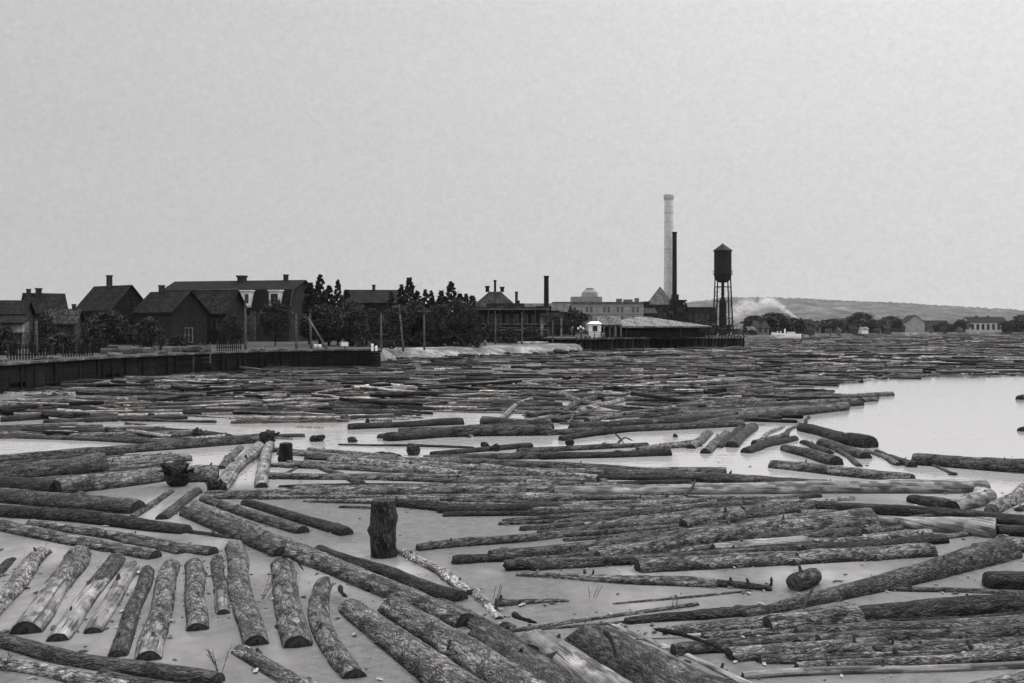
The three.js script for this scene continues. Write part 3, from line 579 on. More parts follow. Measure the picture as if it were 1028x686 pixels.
function taperTube(curve, n, r, m) {
  const g = new THREE.TubeGeometry(curve, n, r, m), p = g.attributes.position, q = new THREE.Vector3();
  for (let i = 0; i <= n; i++) { const c = curve.getPointAt(i / n), f = i === 0 || i === n ? 0.03 : 1 - 0.6 * i / n + 0.25 * (hash(i, n, 3) - 0.5); for (let j = 0; j <= m; j++) { const k = i * (m + 1) + j; q.fromBufferAttribute(p, k).sub(c).multiplyScalar(f).add(c); p.setXYZ(k, q.x, q.y, q.z); } }
  g.computeVertexNormals(); return boxUV(g);
}
function rootClump(label, px, py, size, seed, n) {
  const P = on(px, py), s = -P.z / F * size, R = rng(seed), t = thing('root_clump', label, 'stump', [P.x, -0.05, P.z]);
  mesh('root_ball', lumpGeo(0.42 * s, 0.36 * s, 0.38 * s, seed, 0.6), LM.b, t);
  for (let i = 0; i < n; i++) {
    const a = R() * 6.28, el = (R() - 0.25) * 1.1, L = (0.45 + 0.35 * R()) * s, d = [Math.cos(a) * Math.cos(el), Math.sin(el), Math.sin(a) * Math.cos(el)], y = 0.34 * s;
    const c = new THREE.CatmullRomCurve3([0, 0.4, 0.75, 1].map((q) => new THREE.Vector3(d[0] * L * q + (R() - 0.5) * 0.12 * s * q, y + d[1] * L * q + (R() - 0.5) * 0.12 * s * q, d[2] * L * q)));
    mesh('root', taperTube(c, 9, (0.05 + 0.05 * R()) * s, 6), LM.b, t);
  }
}
rootClump('black upturned root clump spreading its roots among the logs', 178, 488, 32, 5, 9);
rootClump('dark knot of roots at the top of the leaning pair', 268, 446, 20, 6, 6);
rootClump('dark root mass at the foot of the leaning pair', 216, 496, 22, 9, 6);
stump('boulder_stump', 'black rounded stump at the end of the long boom timber by the bright strip', 'stump', 198, 440, 10, 11, 'b', 63, 0.5);
stump('boulder_stump', 'boulder like stump with a rounded knob at the end of the second bright gap', 'stump', 415, 457, 14, 12, 'd', 3, 0.5);
stump('floating_block', 'first of two round black blocks on the log in the second bright gap', 'stump', 487, 452, 9, 10, 'b', 4);
stump('floating_block', 'second of two round black blocks, toward the upright diamond stub', 'stump', 498, 453, 9, 9, 'b', 14);
stump('floating_block', 'squat black block at the end of the pole past the diamond stub', 'stump', 607, 448, 7, 5, 'b', 24);
stump('floating_block', 'black block between the dark knot and the bright gap', 'stump', 318, 443, 15, 8, 'b', 34, 0.5);
stump('floating_block', 'dark block in the middle of the first bright gap', 'stump', 354, 444, 10, 7, 'd', 44, 0.5);
stump('floating_block', 'small black block over the squared timber', 'stump', 369, 425, 5, 6, 'b', 54);
stump('floating_block', 'small black block past the dark block in the bright gap', 'stump', 383, 440, 10, 6, 'd', 64, 0.5);
stump('bobbing_chunk', 'small dark chunk alone on the bright water before the row of faces', 'driftwood', 683, 472, 5, 3, 'b', 74);
stump('bobbing_chunk', 'tiny black chunk on the bright water above the lone chunk', 'driftwood', 678, 439, 5, 5, 'b', 84);
stump('bobbing_chunk', 'black chunk afloat below the thin branchless pole', 'driftwood', 957, 477, 9, 5, 'b', 94);
stump('bobbing_chunk', 'dark knob at the joint of the pale birch and the wide dark slab', 'driftwood', 510, 630, 16, 9, 'd', 104, 0.5);
stump('bobbing_chunk', 'small dark chunk beside the outer birch end', 'driftwood', 509, 620, 9, 5, 'b', 114, 0.5);
stump('floating_block', 'black lump of bark on the log below the boulder like stump', 'stump', 391, 461, 14, 8, 'd', 124, 0.5);
stump('floating_block', 'black lump of bark in the middle of the bank of logs', 'stump', 824, 646, 22, 12, 'b', 134, 0.6);
stump('floating_block', 'reddish ragged lump of bark on the pointed log of the bank', 'stump', 735, 614, 32, 8, 'd', 144, 0.6);
{ // upright stub with a diamond shaped head
  const P = on(572, 450), s = -P.z / F, t = thing('upright_stub', 'thin upright stub with a black diamond shaped head in the second bright gap', 'stump', [P.x, -0.1, P.z]);
  mesh('post', merge([bar([0, 0, 0], [0, 5 * s + 0.1, 0], 1.8 * s)]), LM.b, t);
  const h = mesh('head', lumpGeo(4.7 * s, 5 * s, 4 * s, 21, 0.3, 1), LM.b, t); h.position.y = 3.5 * s;
}
{ // hook at the end of the thin dark tail
  const P = on(774, 590), s = -P.z / F, c = new THREE.CatmullRomCurve3([[-9, -1, 0], [-3, 0, 0], [0, 2, 0], [0.6, 7, 0], [0.2, 11, 0]].map(([a, b, d]) => new THREE.Vector3(a * s, b * s, d)));
  tag(mesh('hooked_branch', taperTube(c, 14, 2.6 * s, 8), LM.b), 'black branch rising like a hook at the tip of the hooked log', 'branch').position.copy(P);
}
function fork(label, pts, w, tone) {                            // loose branches lying on the water
  const P = pts.map(([x, y, u]) => on(x, y).add(new THREE.Vector3(0, (u ?? 0) + 0.04, 0))), o = P[0].clone(), c = new THREE.CatmullRomCurve3(P.map((p) => p.sub(o)));
  tag(mesh('driftwood_branch', taperTube(c, 14, w, 6), LM[tone]), label, 'branch').position.copy(o);
}
fork('dark branch leaning on the pole before the row of black faces', [[606, 434, 0.35], [617, 441, 0.2], [627, 448, 0.05]], 0.06, 'b');
fork('pale forked branch lying by the lone slanting branch', [[620, 449, 0.1], [628, 445, 0.15], [636, 447, 0.1]], 0.05, 'm');
fork('curved dark branch stretched across the second wide slab', [[655, 658, 0.3], [680, 665, 0.32], [715, 676, 0.3], [745, 690, 0.25]], 0.035, 'b');
fork('bent dark branch on the first wide dark slab', [[515, 634, 0.2], [524, 643, 0.25], [540, 648, 0.25]], 0.05, 'b');
fork('upright dark branch on the second wide slab', [[606, 664, 0.35], [613, 674, 0.35], [619, 690, 0.3]], 0.035, 'b');
fork('short bent branch beside the bent grey log', [[282, 568, 0.14], [296, 573, 0.16], [305, 577, 0.02]], 0.03, 'b');
fork('dark rootlet lying at the head of the broad sprawling log', [[341, 598, 0.1], [344, 606, 0.1], [349, 609, 0.1]], 0.05, 'b');
fork('pale curl of bark standing on the jam', [[687, 523, 0.5], [695, 519, 0.6], [698, 514, 0.7]], 0.05, 'm');
fork('white splinter lying across the bank of logs', [[806, 637, 0.3], [812, 630, 0.4], [817, 625, 0.45]], 0.03, 'm');
function weed(label, px, py, h, seed, n = 6) {
  const P = on(px, py), s = -P.z / F, R = rng(seed), gs = [];
  for (let i = 0; i < n; i++) {
    const a = R() * 6.28, sp = 0.3 + 0.4 * R(), L = h * s * (0.5 + 0.5 * R()), x = (R() - 0.5) * 0.12, z = (R() - 0.5) * 0.12;
    const top = [x + Math.cos(a) * L * sp, L, z + Math.sin(a) * L * sp]; gs.push(bar([x, 0, z], top, 0.0045, 0.002, 4));
    for (let k = 0; k < 3; k++) { const t = 0.4 + 0.2 * k, b = a + (R() - 0.5) * 3, q = [lerp(x, top[0], t), L * t, lerp(z, top[2], t)]; gs.push(bar(q, [q[0] + Math.cos(b) * L * 0.25, q[1] + L * 0.18, q[2] + Math.sin(b) * L * 0.25], 0.003, 0.0015, 4)); }
  }
  tag(mesh('weed_sprig', merge(gs), LM.m), label, 'weed', 'weeds growing among the logs').position.copy(P).setY(P.y + 0.02);
}
weed('sprig of dry weed rising over the broad sprawling log', 400, 622, 18, 1, 9);
weed('thin weed stems on the open water by the thin dry pole', 297, 483, 14, 2, 5);
weed('tiny weed sprig by the thin weed stems', 301, 486, 10, 12, 4);
weed('weed sprig beside the long straight mossy log', 264, 604, 34, 3, 4);
weed('faint weed sprig by the sunken dark log at the bottom edge', 222, 676, 26, 4, 6);
weed('weed sprig over the pointed end of the bank of logs', 678, 614, 13, 5, 5);
weed('lone weed stem standing in the open water near the dark wedge', 594, 602, 14, 6, 3);
weed('weed sprig at the tip of the dark wedge shaped slab', 499, 603, 15, 7, 4);
weed('spray of weed on the heart of the jam', 672, 520, 16, 8, 9);
weed('dry weed on the thick pale boom log', 733, 512, 9, 9, 6);
weed('pale tuft of weed on the slim front pole of the bank', 834, 672, 18, 10, 10);
weed('weed sprig at the bottom corner by the pale wet log', 6, 676, 22, 13, 6);
weed('sprig rising from the outer mottled log at the bottom edge', 440, 640, 16, 15, 7);
{ // small chips of bark sprinkled over near water and logs
  const R = rng(31), chip = lumpGeo(0.045, 0.018, 0.03, 8, 0.6, 1), n = 2600, im = new THREE.InstancedMesh(chip, new THREE.MeshStandardMaterial({ roughness: 0.95 }), n);
  const m4 = new THREE.Matrix4(), q = new THREE.Quaternion(), e = new THREE.Euler();
  for (let i = 0; i < n; i++) {
    const D = 11 + 22 * R() * R() + 6 * R(), loose = i < 420, s = loose ? 0.3 + 0.9 * R() * R() : 0.3 + 0.9 * R() * R(), p = new THREE.Vector3((R() - 0.5) * D * 1.15, 0.004, -D);
    if (!loose) { const [A, B, w] = laid[Math.floor(R() * laid.length)], d = B.clone().sub(A), t = R(), off = (R() < 0.5 ? -1 : 1) * (w * 0.97 + 0.3 * R() * R() * R()); p.copy(A).addScaledVector(d, t); d.setY(0).normalize(); p.set(p.x - d.z * off, 0.004, p.z + d.x * off); }
    im.setMatrixAt(i, m4.compose(p, q.setFromEuler(e.set(0, R() * 6, 0)), new THREE.Vector3(s * (1 + R()), s, s))); im.setColorAt(i, grey(R() < 0.25 ? 0.32 : 0.05 + 0.08 * R()));
  }
  im.name = 'bark_chips'; scene.add(im); tag(im, 'small chips of bark floating between the near logs', null, null, 'stuff');
}

// ---------------------------------------------------------------- sea wall of piles and planks along the town shore
{
  const pts = []; for (let px = -420; px <= 382; px += 1) { const d = wallDepth(px); pts.push(new THREE.Vector3((px - 514) / F * d, 0, -d)); }
  const line = new THREE.CatmullRomCurve3(pts.filter((_, i) => i % 25 === 0 || i === pts.length - 1)), len = line.getLength(), pan = Math.round(len / 2.4);
  const P0 = line.getPointAt(0.5), t = thing('sea_wall', 'long low dark timber sea wall with a pale cap along the town shore', 'sea wall', [P0.x, 0, P0.z]);
  const plank = [0, 1, 2, 3].map((i) => merge([new THREE.BoxGeometry(1, 0.30, 0.09 + 0.02 * (i % 2))])), pile = merge([new THREE.CylinderGeometry(0.13, 0.16, 2.6, 9)]), cap = merge([new THREE.BoxGeometry(1, 0.16, 0.5)]);
  const tones = [std(0.014, { map: grimeMap }), std(0.02, { map: grimeMap }), std(0.034, { map: grimeMap })], R = rng(4);
  for (let i = 0; i < pan; i++) {
    const a = line.getPointAt(i / pan), b = line.getPointAt((i + 1) / pan), c = a.clone().add(b).multiplyScalar(0.5).sub(P0), L = a.distanceTo(b), turn = -Math.atan2(b.z - a.z, b.x - a.x);
    const put = (name, g, m, y, off, sx) => { const o = mesh(name, g, m, t); o.position.set(c.x, y, c.z); o.rotation.y = turn; o.translateZ(off); o.scale.x = sx; return o; };
    put('cap_beam', cap, i % 3 ? M.capTimber : M.paleTimber, WALL_TOP, 0, L * 0.995).rotation.z = (R() - 0.5) * 0.02;
    for (let k = 0; k < 6; k++) { if (k < 2 && R() < 0.25) continue; put('plank', plank[k % 4], tones[Math.floor(R() * 3)], 0.12 + k * 0.315, (R() - 0.5) * 0.07, L * (0.985 + 0.01 * R())).rotation.z = (R() - 0.5) * 0.02; }
    const p = mesh('pile', pile, R() < 0.08 ? M.timber : tones[Math.floor(R() * 3)], t); const f = R() * 0.9, e = (R() - 0.5) * 0.1; p.position.set(lerp(a.x, b.x, f) - P0.x, 0.3 + 0.3 * R(), lerp(a.z, b.z, f) - P0.z + 0.1 + e); p.rotation.set((R() - 0.5) * 0.06, 0, (R() - 0.5) * 0.1); if (R() < 0.5) { const p2 = mesh('pile', pile, tones[Math.floor(R() * 3)], t); p2.position.set(lerp(a.x, b.x, f + 0.3) - P0.x, 0.1 + 0.3 * R(), lerp(a.z, b.z, f + 0.3) - P0.z + 0.12); p2.rotation.z = (R() - 0.5) * 0.1; }
  }
}

// ---------------------------------------------------------------- buildings
// local axes: x along the ridge, +z the front; prof is the roof line from front eave to back eave in [z, y]
function building(name, label, o) {
  const { px, depth, yaw, l, prof, wall, roof } = o, X = (px - 514) / F * depth, base = o.base ?? groundY(px, depth) - 0.15;
  const t = thing(name, label, o.category ?? 'house', [X, base, -depth], yaw, o.group), ov = o.ov ?? 0.35, th = 0.16;
  const first = prof[0], last = prof[prof.length - 1], sh = new THREE.Shape();
  sh.moveTo(last[0], 0); sh.lineTo(first[0], 0); for (const [z, y] of prof) sh.lineTo(z, y - 0.03); sh.closePath();
  const wg = new THREE.ExtrudeGeometry(sh, { depth: l, bevelEnabled: false }); wg.rotateY(-Math.PI / 2); wg.scale(1, 1, 1); wg.translate(l / 2, 0, 0);
  // after the turn the profile's own x is the local z
  mesh('wall', merge([wg]), wall, t);
  const dir = (a, b) => { const d = [b[0] - a[0], b[1] - a[1]], m = Math.hypot(...d); return [d[0] / m, d[1] / m]; };
  const d0 = dir(prof[1], first), d1 = dir(prof[prof.length - 2], last), top = [[first[0] + d0[0] * ov, first[1] + d0[1] * ov], ...prof.slice(1, -1), [last[0] + d1[0] * ov, last[1] + d1[1] * ov]];
  const rs = new THREE.Shape(); top.forEach(([z, y], i) => (i ? rs.lineTo(z, y) : rs.moveTo(z, y))); for (const [z, y] of top.slice().reverse()) rs.lineTo(z, y + th); rs.closePath();
  const rg = new THREE.ExtrudeGeometry(rs, { depth: l + 2 * ov, bevelEnabled: false }); rg.rotateY(-Math.PI / 2); rg.translate(l / 2 + ov, 0, 0);
  const rm = mesh('roof', merge([rg]), roof, t);
  if (o.ridgeCap) { const pk = prof.reduce((a, b) => (b[1] > a[1] ? b : a)); mesh('ridge_cap', merge([bx(l + 2 * ov, 0.12, 0.3, 0, pk[1] + th + 0.003, pk[0])]), M.capTimber, rm); }
  for (const [x, z, y, w, h] of o.chimneys ?? []) mesh('chimney', merge([bx(w, h, w, x, y, z), bx(w * 1.25, w * 0.25, w * 1.25, x, y + h, z)]), M.brick, rm);
  for (const w of o.windows ?? []) addWindow(t, l, first[0], w, o);
  return t;
}
function addWindow(t, l, zf, { face = 'front', u, y, w, h, frame = M.timber, sash = 1, z, pane = M.glass }) {
  const g = new THREE.Group(); g.name = 'window'; t.add(g);
  if (face === 'front') g.position.set(u, y, (z ?? zf) + 0.003); else { g.position.set(l / 2 + 0.003, y, u); g.rotation.y = Math.PI / 2; }
  const b = Math.max(0.1, 0.11 * w), bars = [bx(w + 2 * b, b, 0.1, 0, h, 0.05), bx(w + 2 * b, b, 0.14, 0, -b, 0.07), bx(b, h, 0.1, -w / 2 - b / 2, 0, 0.05), bx(b, h, 0.1, w / 2 + b / 2, 0, 0.05), bx(w, b * 0.5, 0.06, 0, h / 2, 0.04)];
  for (let i = 1; i < sash; i++) bars.push(bx(b * 1.4, h, 0.08, -w / 2 + i * w / sash, 0, 0.05));
  mesh('frame', merge(bars), frame, g); mesh('pane', merge([bx(w, h, 0.03, 0, 0, 0.015)]), pane, g);
}
const gable = (d, h, rise) => [[d / 2, h], [0, h + rise], [-d / 2, h]];
const R35 = -36 * D2R;
const win = (u, y, w, h, o = {}) => ({ u, y, w, h, ...o });

building('house', 'dark house with a broad steep roof and a tall chimney behind the sea wall', { px: 113, depth: 132, yaw: R35, l: 8.2, prof: gable(5.6, 4.6, 3.1), wall: siding(0.033), roof: shingle(0.022), chimneys: [[-0.3, 0.3, 7.0, 0.55, 2.1]], windows: [win(-2.6, 2.9, 0.8, 1.3), win(0.2, 2.9, 0.8, 1.3), win(2.6, 2.9, 0.8, 1.3), win(0, 4.9, 0.8, 1.2, { face: 'end' }), win(-1.2, 2.4, 0.8, 1.3, { face: 'end' }), win(1.2, 2.4, 0.8, 1.3, { face: 'end' })] });
building('house', 'dark clapboard house with a blank grey front and one white window in its gable end', { px: 171, depth: 128, yaw: R35, l: 8.0, prof: gable(5.2, 4.35, 2.5), wall: siding(0.036), roof: shingle(0.021), chimneys: [[-1.6, 0.2, 6.2, 0.55, 1.5]], windows: [win(1.5, 1.2, 0.7, 1.5), win(-1.5, 1.2, 0.7, 1.3), win(0.2, 0.55, 1.0, 1.7, { face: 'end', frame: M.dullWhite, sash: 2 })] });
building('house', 'dark house with a pale ridge line, next to the long barn roofed block', { px: 219, depth: 133, yaw: -20 * D2R, l: 5.8, prof: gable(4.8, 4.3, 2.9), wall: siding(0.030), roof: shingle(0.032), ridgeCap: true, windows: [win(-1.2, 2.2, 0.7, 1.2), win(1.2, 2.2, 0.7, 1.2)] });
building('house', 'small grey cottage with a pale shingled roof and a stubby chimney', { px: 64, depth: 110, yaw: 8 * D2R, l: 3.1, prof: gable(3.4, 2.9, 1.4), wall: siding(0.051), roof: shingle(0.059), chimneys: [[1.0, -0.2, 4.0, 0.35, 0.9]], windows: [win(0.4, 1.2, 0.5, 0.9)] });
building('house', 'house with a dark hipped looking roof behind the small grey cottage', { px: 44, depth: 150, yaw: 35 * D2R, l: 5.2, prof: gable(5.6, 4.4, 2.8), wall: siding(0.030), roof: shingle(0.021), chimneys: [[-2.2, 0.5, 6.2, 0.55, 1.6], [-0.8, 0.3, 6.2, 0.75, 1.7]], windows: [win(0, 2.4, 0.8, 1.2)] });
building('house', 'low dark roofed house at the picture edge with a white upper wall', { px: 4, depth: 118, yaw: 12 * D2R, l: 5.2, prof: gable(4.6, 3.9, 1.5), wall: siding(0.036), roof: shingle(0.017), windows: [win(-1.3, 2.3, 0.6, 0.9), win(1.0, 2.3, 0.6, 0.9)] });
{
  const t = building('porch_shed', 'white walled lean-to below the dark roof at the picture edge', { px: 15, depth: 108, yaw: 6 * D2R, l: 2.2, category: 'shed', prof: [[1.0, 2.9], [-0.2, 3.5], [-1.0, 3.5]], wall: std(0.5, { map: grimeMap }), roof: shingle(0.021) });
  mesh('awning', merge([bx(2.8, 0.1, 1.6, 0.2, 1.75, 1.7), bar([-1, 0, 2.3], [-1, 1.75, 2.3], 0.06), bar([1.4, 0, 2.3], [1.4, 1.75, 2.3], 0.06)]), M.darkTimber, t);
}
{ // long gambrel roofed block
  const D = 160, t = building('tenement', 'long dark barn roofed block with white dormer windows', {
    px: 240, depth: D, yaw: -14 * D2R, l: 22.5, category: 'building', prof: [[5, 5.2], [3.9, 8.0], [0, 9.6], [-3.9, 8.0], [-5, 5.2]], wall: siding(0.036), roof: shingle(0.014), ov: 0.4, chimneys: [[0.5, 0, 9.6, 1.1, 0.7], [8.2, 0, 9.6, 0.6, 0.9]],
    windows: [win(2.4, 2.7, 1.1, 1.5), win(2.4, 0.4, 1.2, 1.9), win(9.3, 2.7, 1.1, 1.5), win(9.3, 0.5, 1.1, 1.7), win(5.6, 2.7, 1.1, 1.5)] });
  const dormer = (x, w, n) => {
    const d = new THREE.Group(); d.name = 'dormer'; d.position.set(x, 5.35, 5.0); t.add(d);
    mesh('cheek', merge([bx(w, 2.5, 2.2, 0, 0, -0.85)]), std(0.85, { map: paleMap }), d);
    mesh('pane', merge(Array.from({ length: n }, (_, i) => bx(w / n - 0.62, 1.45, 0.03, -w / 2 + (i + 0.5) * w / n, 0.62, 0.265))), M.glass, d);
    mesh('sill', merge([bx(w + 0.2, 0.14, 0.25, 0, 0.3, 0.29), bx(w + 0.3, 0.16, 2.5, 0, 2.5, -0.8)]), M.white, d);
  };
  dormer(3.6, 2.5, 2); dormer(8.9, 1.8, 1);
  mesh('brick_panel', merge([bx(2.3, 4.6, 0.12, 4.6, 0.2, 5.07)]), std(0.17, { map: grimeMap }), t);
  mesh('balcony', merge([bx(3.2, 0.14, 1.3, 2.8, 2.45, 5.66), bx(3.2, 0.3, 0.08, 2.8, 2.62, 6.25), bar([1.3, 0, 6.2], [1.3, 2.45, 6.2], 0.07), bar([4.2, 0, 6.2], [4.2, 2.45, 6.2], 0.07)]), M.timber, t);
  mesh('corner_board', merge([bar([11.5, 5.4, 5.15], [11.5, 8.1, 4.05], 0.12)]), M.timber, t);
}
building('house', 'dark low pitched roof with a small chimney rising between the two poplar groves', { px: 374, depth: 170, yaw: 4 * D2R, l: 9, prof: gable(7, 6.4, 2.1), wall: siding(0.027), roof: shingle(0.022), chimneys: [[0.2, 0, 8.4, 0.5, 1.0]], windows: [win(-2.5, 3.6, 0.9, 1.4), win(2.5, 3.6, 0.9, 1.4)] });
{ // block with the cupolas, and its long galleried wing
  const D = 196, b = groundY(500, D), t = thing('hotel', 'dark building with a pyramid roof crowned by square vents', 'building', [(497 - 514) / F * D, b - 0.2, -D]);
  mesh('wall', merge([bx(11, 5.6, 10)]), siding(0.036), t);
  const roof = new THREE.CylinderGeometry(1.6, 8.2, 4.2, 4, 1); roof.rotateY(Math.PI / 4); roof.scale(1, 1, 0.9); roof.translate(0, 7.7, 0);
  const rm = mesh('roof', merge([roof]), shingle(0.042), t);
  for (const [x, z, w, h] of [[-1.5, 0.6, 0.95, 0.9], [0.0, 0, 0.6, 2.1], [1.4, 0.6, 0.95, 0.75]]) mesh('roof_vent', merge([bx(w * 0.75, h, w * 0.75, x, 9.75, z), bx(w, 0.28, w, x, 9.75 + h, z)]), M.darkTimber, rm);
  mesh('chimney', merge([bx(0.55, 3.0, 0.55, 4.2, 6.6, 1.5), bx(0.7, 0.2, 0.7, 4.2, 9.6, 1.5)]), M.brick, rm);
}
{
  const D = 182, x0 = (479 - 514) / F * D, x1 = (549 - 514) / F * D, w = x1 - x0, b = groundY(515, D);
  const t = thing('gallery_building', 'long two storey building with pale rails across its dark open galleries', 'building', [(x0 + x1) / 2, b - 0.1, -D]);
  mesh('wall', merge([bx(w, 6.2, 6, 0, 0, -3.2)]), siding(0.021), t);
  mesh('roof', merge([bx(w + 0.8, 0.35, 8.2, 0, 6.2, -2.6), bx(w * 0.55, 0.7, 4, -1.2, 6.55, -4)]), shingle(0.063), t);
  mesh('fascia', merge([bx(w + 0.9, 0.3, 0.14, 0, 5.95, 1.55)]), std(0.3, { map: grimeMap }), t);
  mesh('railing', merge([bx(w, 0.16, 0.12, 0, 3.3, 1.4), bx(w, 0.07, 0.08, 0, 2.75, 1.4), bx(w, 0.18, 1.6, 0, 2.3, 0.6)]), M.capTimber, t);
  for (let i = 0; i <= 6; i++) mesh('post', merge([bx(0.16, 6.0, 0.16, -w / 2 + i * w / 6, 0, 1.4)]), M.timber, t);
  for (let i = 0; i < 8; i++) for (const y of [0.7, 3.5]) addWindow(t, w, 0, { u: -w / 2 + (i + 0.5) * w / 8, y, w: 0.8, h: 1.6, z: -0.2, frame: i % 3 ? M.dullWhite : M.timber }, {});
}
building('store', 'long low building with a grey roof behind the galleries and the iron chimney', { px: 533, depth: 240, yaw: 3 * D2R, l: 13, category: 'building', prof: gable(8, 6.6, 1.6), wall: siding(0.08), roof: shingle(0.12), chimneys: [[-3, 0, 7.8, 0.6, 1.1]], windows: [win(-4, 3.4, 0.8, 1.4), win(4, 3.4, 0.8, 1.4)] });
building('store', 'grey roofed building between the iron chimney and the pale works', { px: 556, depth: 262, yaw: -12 * D2R, l: 8, category: 'building', prof: gable(7, 6.6, 2), wall: siding(0.08), roof: shingle(0.14), windows: [win(0, 3.4, 0.8, 1.4)] });
building('store', 'dark roofed building between the power house and the pale works', { px: 645, depth: 300, yaw: 6 * D2R, l: 7, category: 'building', prof: gable(6, 6.8, 1.4), wall: std(0.08, { map: grimeMap }), roof: shingle(0.06), windows: [win(0, 3.4, 0.8, 1.4)] });
{ // wharf gate
  const D = 176, t = thing('wharf_gate', 'pale timber gateway of two posts and a wide lintel at the wharf', 'gate', [(554 - 514) / F * D, groundY(560, D), -D]);
  for (const [x, r] of [[-1.75, 0.3], [1.7, 0.2]]) mesh('post', merge([bx(r * 1.6, 4.7, r * 1.6, x, 0, 0)]), M.paleTimber, t);
  mesh('lintel', merge([bx(4.6, 0.32, 0.9, 0, 4.7, 0), bx(4.2, 0.25, 0.7, 0, 5.02, 0)]), M.timber, t);
}
{ // thin iron stack
  const D = 215, t = thing('boiler_stack', 'thin dark iron chimney on a square pale base above the galleries', 'chimney', [(548.5 - 514) / F * D, groundY(560, D), -D]);
  mesh('base', merge([bx(1.1, 7, 1.1)]), M.timber, t);
  mesh('stack', merge([bar([0, 7, 0], [0, 13.4, 0], 0.55, 0.5, 12), bar([0, 13.4, 0], [0, 13.7, 0], 0.6, 0.6, 12)]), M.iron, t);
  mesh('roof_house', merge([bx(3.4, 1.6, 3, -0.6, 5.6, -2)]), M.darkTimber, t);
}
const worksFrame = std(0.3), worksPane = std(0.1, { roughness: 0.4 });
{ // big pale works building
  const D = 290, b = groundY(610, D), s = D / F, x0 = 556, x1 = 646, w = (x1 - x0) * s, h = 10.9 - b;
  const t = thing('works_building', 'large pale flat roofed works building with rows of paired windows', 'building', [((x0 + x1) / 2 - 514) * s, b, -D]);
  mesh('wall', merge([bx(w, h, 14, 0, 0, -7)]), M.concrete, t);
  mesh('cornice', merge([bx(w + 0.5, 0.5, 14.6, 0, h, -7)]), std(0.32, { map: grimeMap }), t);
  const L = (p) => (p - (x0 + x1) / 2) * s;
  const oct = (r0, r1, hh, x, y, z) => new THREE.CylinderGeometry(r1, r0, hh, 10).translate(x, y + hh / 2, z);
  mesh('roof_house', merge([bx(31 * s, 1.6, 6, L(590), h + 0.5, -6), oct(2.6, 2.4, 1.3, L(593.5), h + 2.1, -5.5), oct(2.4, 1.5, 0.8, L(593.5), h + 3.4, -5.5), oct(1.3, 1.2, 0.5, L(593.5), h + 4.2, -5.5)]), std(0.3, { map: paleMap }), t);
  mesh('roof_vent', merge([bx(1.6, 1.0, 1.6, L(623), h + 0.5, -4), bx(2.6, 0.8, 1.6, L(632), h + 0.5, -4), bx(1.2, 1.2, 1.2, L(641), h + 0.5, -4)]), std(0.12), t);
  for (const p of [562, 575, 591.5, 609, 622.5, 638]) for (const y of [h - 2.5, h - 5.1]) for (const d of [-2.2, 2.2]) addWindow(t, w, 0, { u: L(p + d), y, w: 0.75, h: 1.5, z: 0, frame: worksFrame, pane: worksPane }, {});
  mesh('string_course', merge([bx(w + 0.1, 0.25, 0.15, 0, h - 3.0, 0.075), bx(w + 0.1, 0.2, 0.15, 0, h - 0.6, 0.075)]), std(0.3), t);
}
{ // power house with the pyramid roof
  const D = 318, s = D / F, b = groundY(668, D), t = thing('power_house', 'dark power house with a steep grey pyramid roof below the tall chimney', 'building', [(668 - 514) * s, b, -D]);
  const L = (p) => (p - 668) * s, Y = (py) => EYE - (py - HZ) * s - b;
  mesh('wall', merge([bx((690 - 642) * s, Y(306), 16, L(666), 0, -8), bx((720 - 690) * s, Y(309), 12, L(705), 0, -8), bx(6 * s, Y(303), 6, L(648), 0, 0.5)]), std(0.06, { map: grimeMap }), t);
  const pyr = new THREE.ConeGeometry(1, 1, 4, 1); pyr.rotateY(Math.PI / 4); pyr.scale(13 * s * 1.414, Y(287) - Y(306), 5 * 1.414); pyr.translate(L(665), (Y(287) + Y(306)) / 2, -5);
  mesh('roof', merge([pyr, bx((722 - 689) * s, 0.3, 13, L(705), Y(309), -8)]), shingle(0.16), t);
  mesh('coal_hoist', merge([bx(11 * s, Y(303), 4, L(679), 0, 1.5), bx(6 * s, Y(296) - Y(303), 3, L(677), Y(303), 1.5), bx(15 * s, 0.5, 5, L(680), Y(303) + 0.003, 1.5), bar([L(686), Y(303), 2], [L(690), Y(312), 2], 0.3), bx(15 * s, 0.4, 5, L(679), Y(312), 1.6)]), M.iron, t);
  for (const [px, py, w, h] of [[681, 313.5, 1.1, 1.0], [672, 315, 0.8, 0.8]]) addWindow(t, 0, 0, { u: L(px), y: Y(py), w, h, z: 3.503, frame: M.dullWhite }, {});
  for (let i = 0; i < 5; i++) addWindow(t, 0, 0, { u: L(647 + i * 5.2), y: Y(319), w: 0.8, h: 1.6, z: 0.001 + (i === 0 ? 3.5 : 0), frame: M.timber }, {});
  for (let i = 0; i < 4; i++) addWindow(t, 0, 0, { u: L(694 + i * 6), y: Y(321), w: 0.9, h: 1.7, z: -2, frame: M.timber }, {});
}
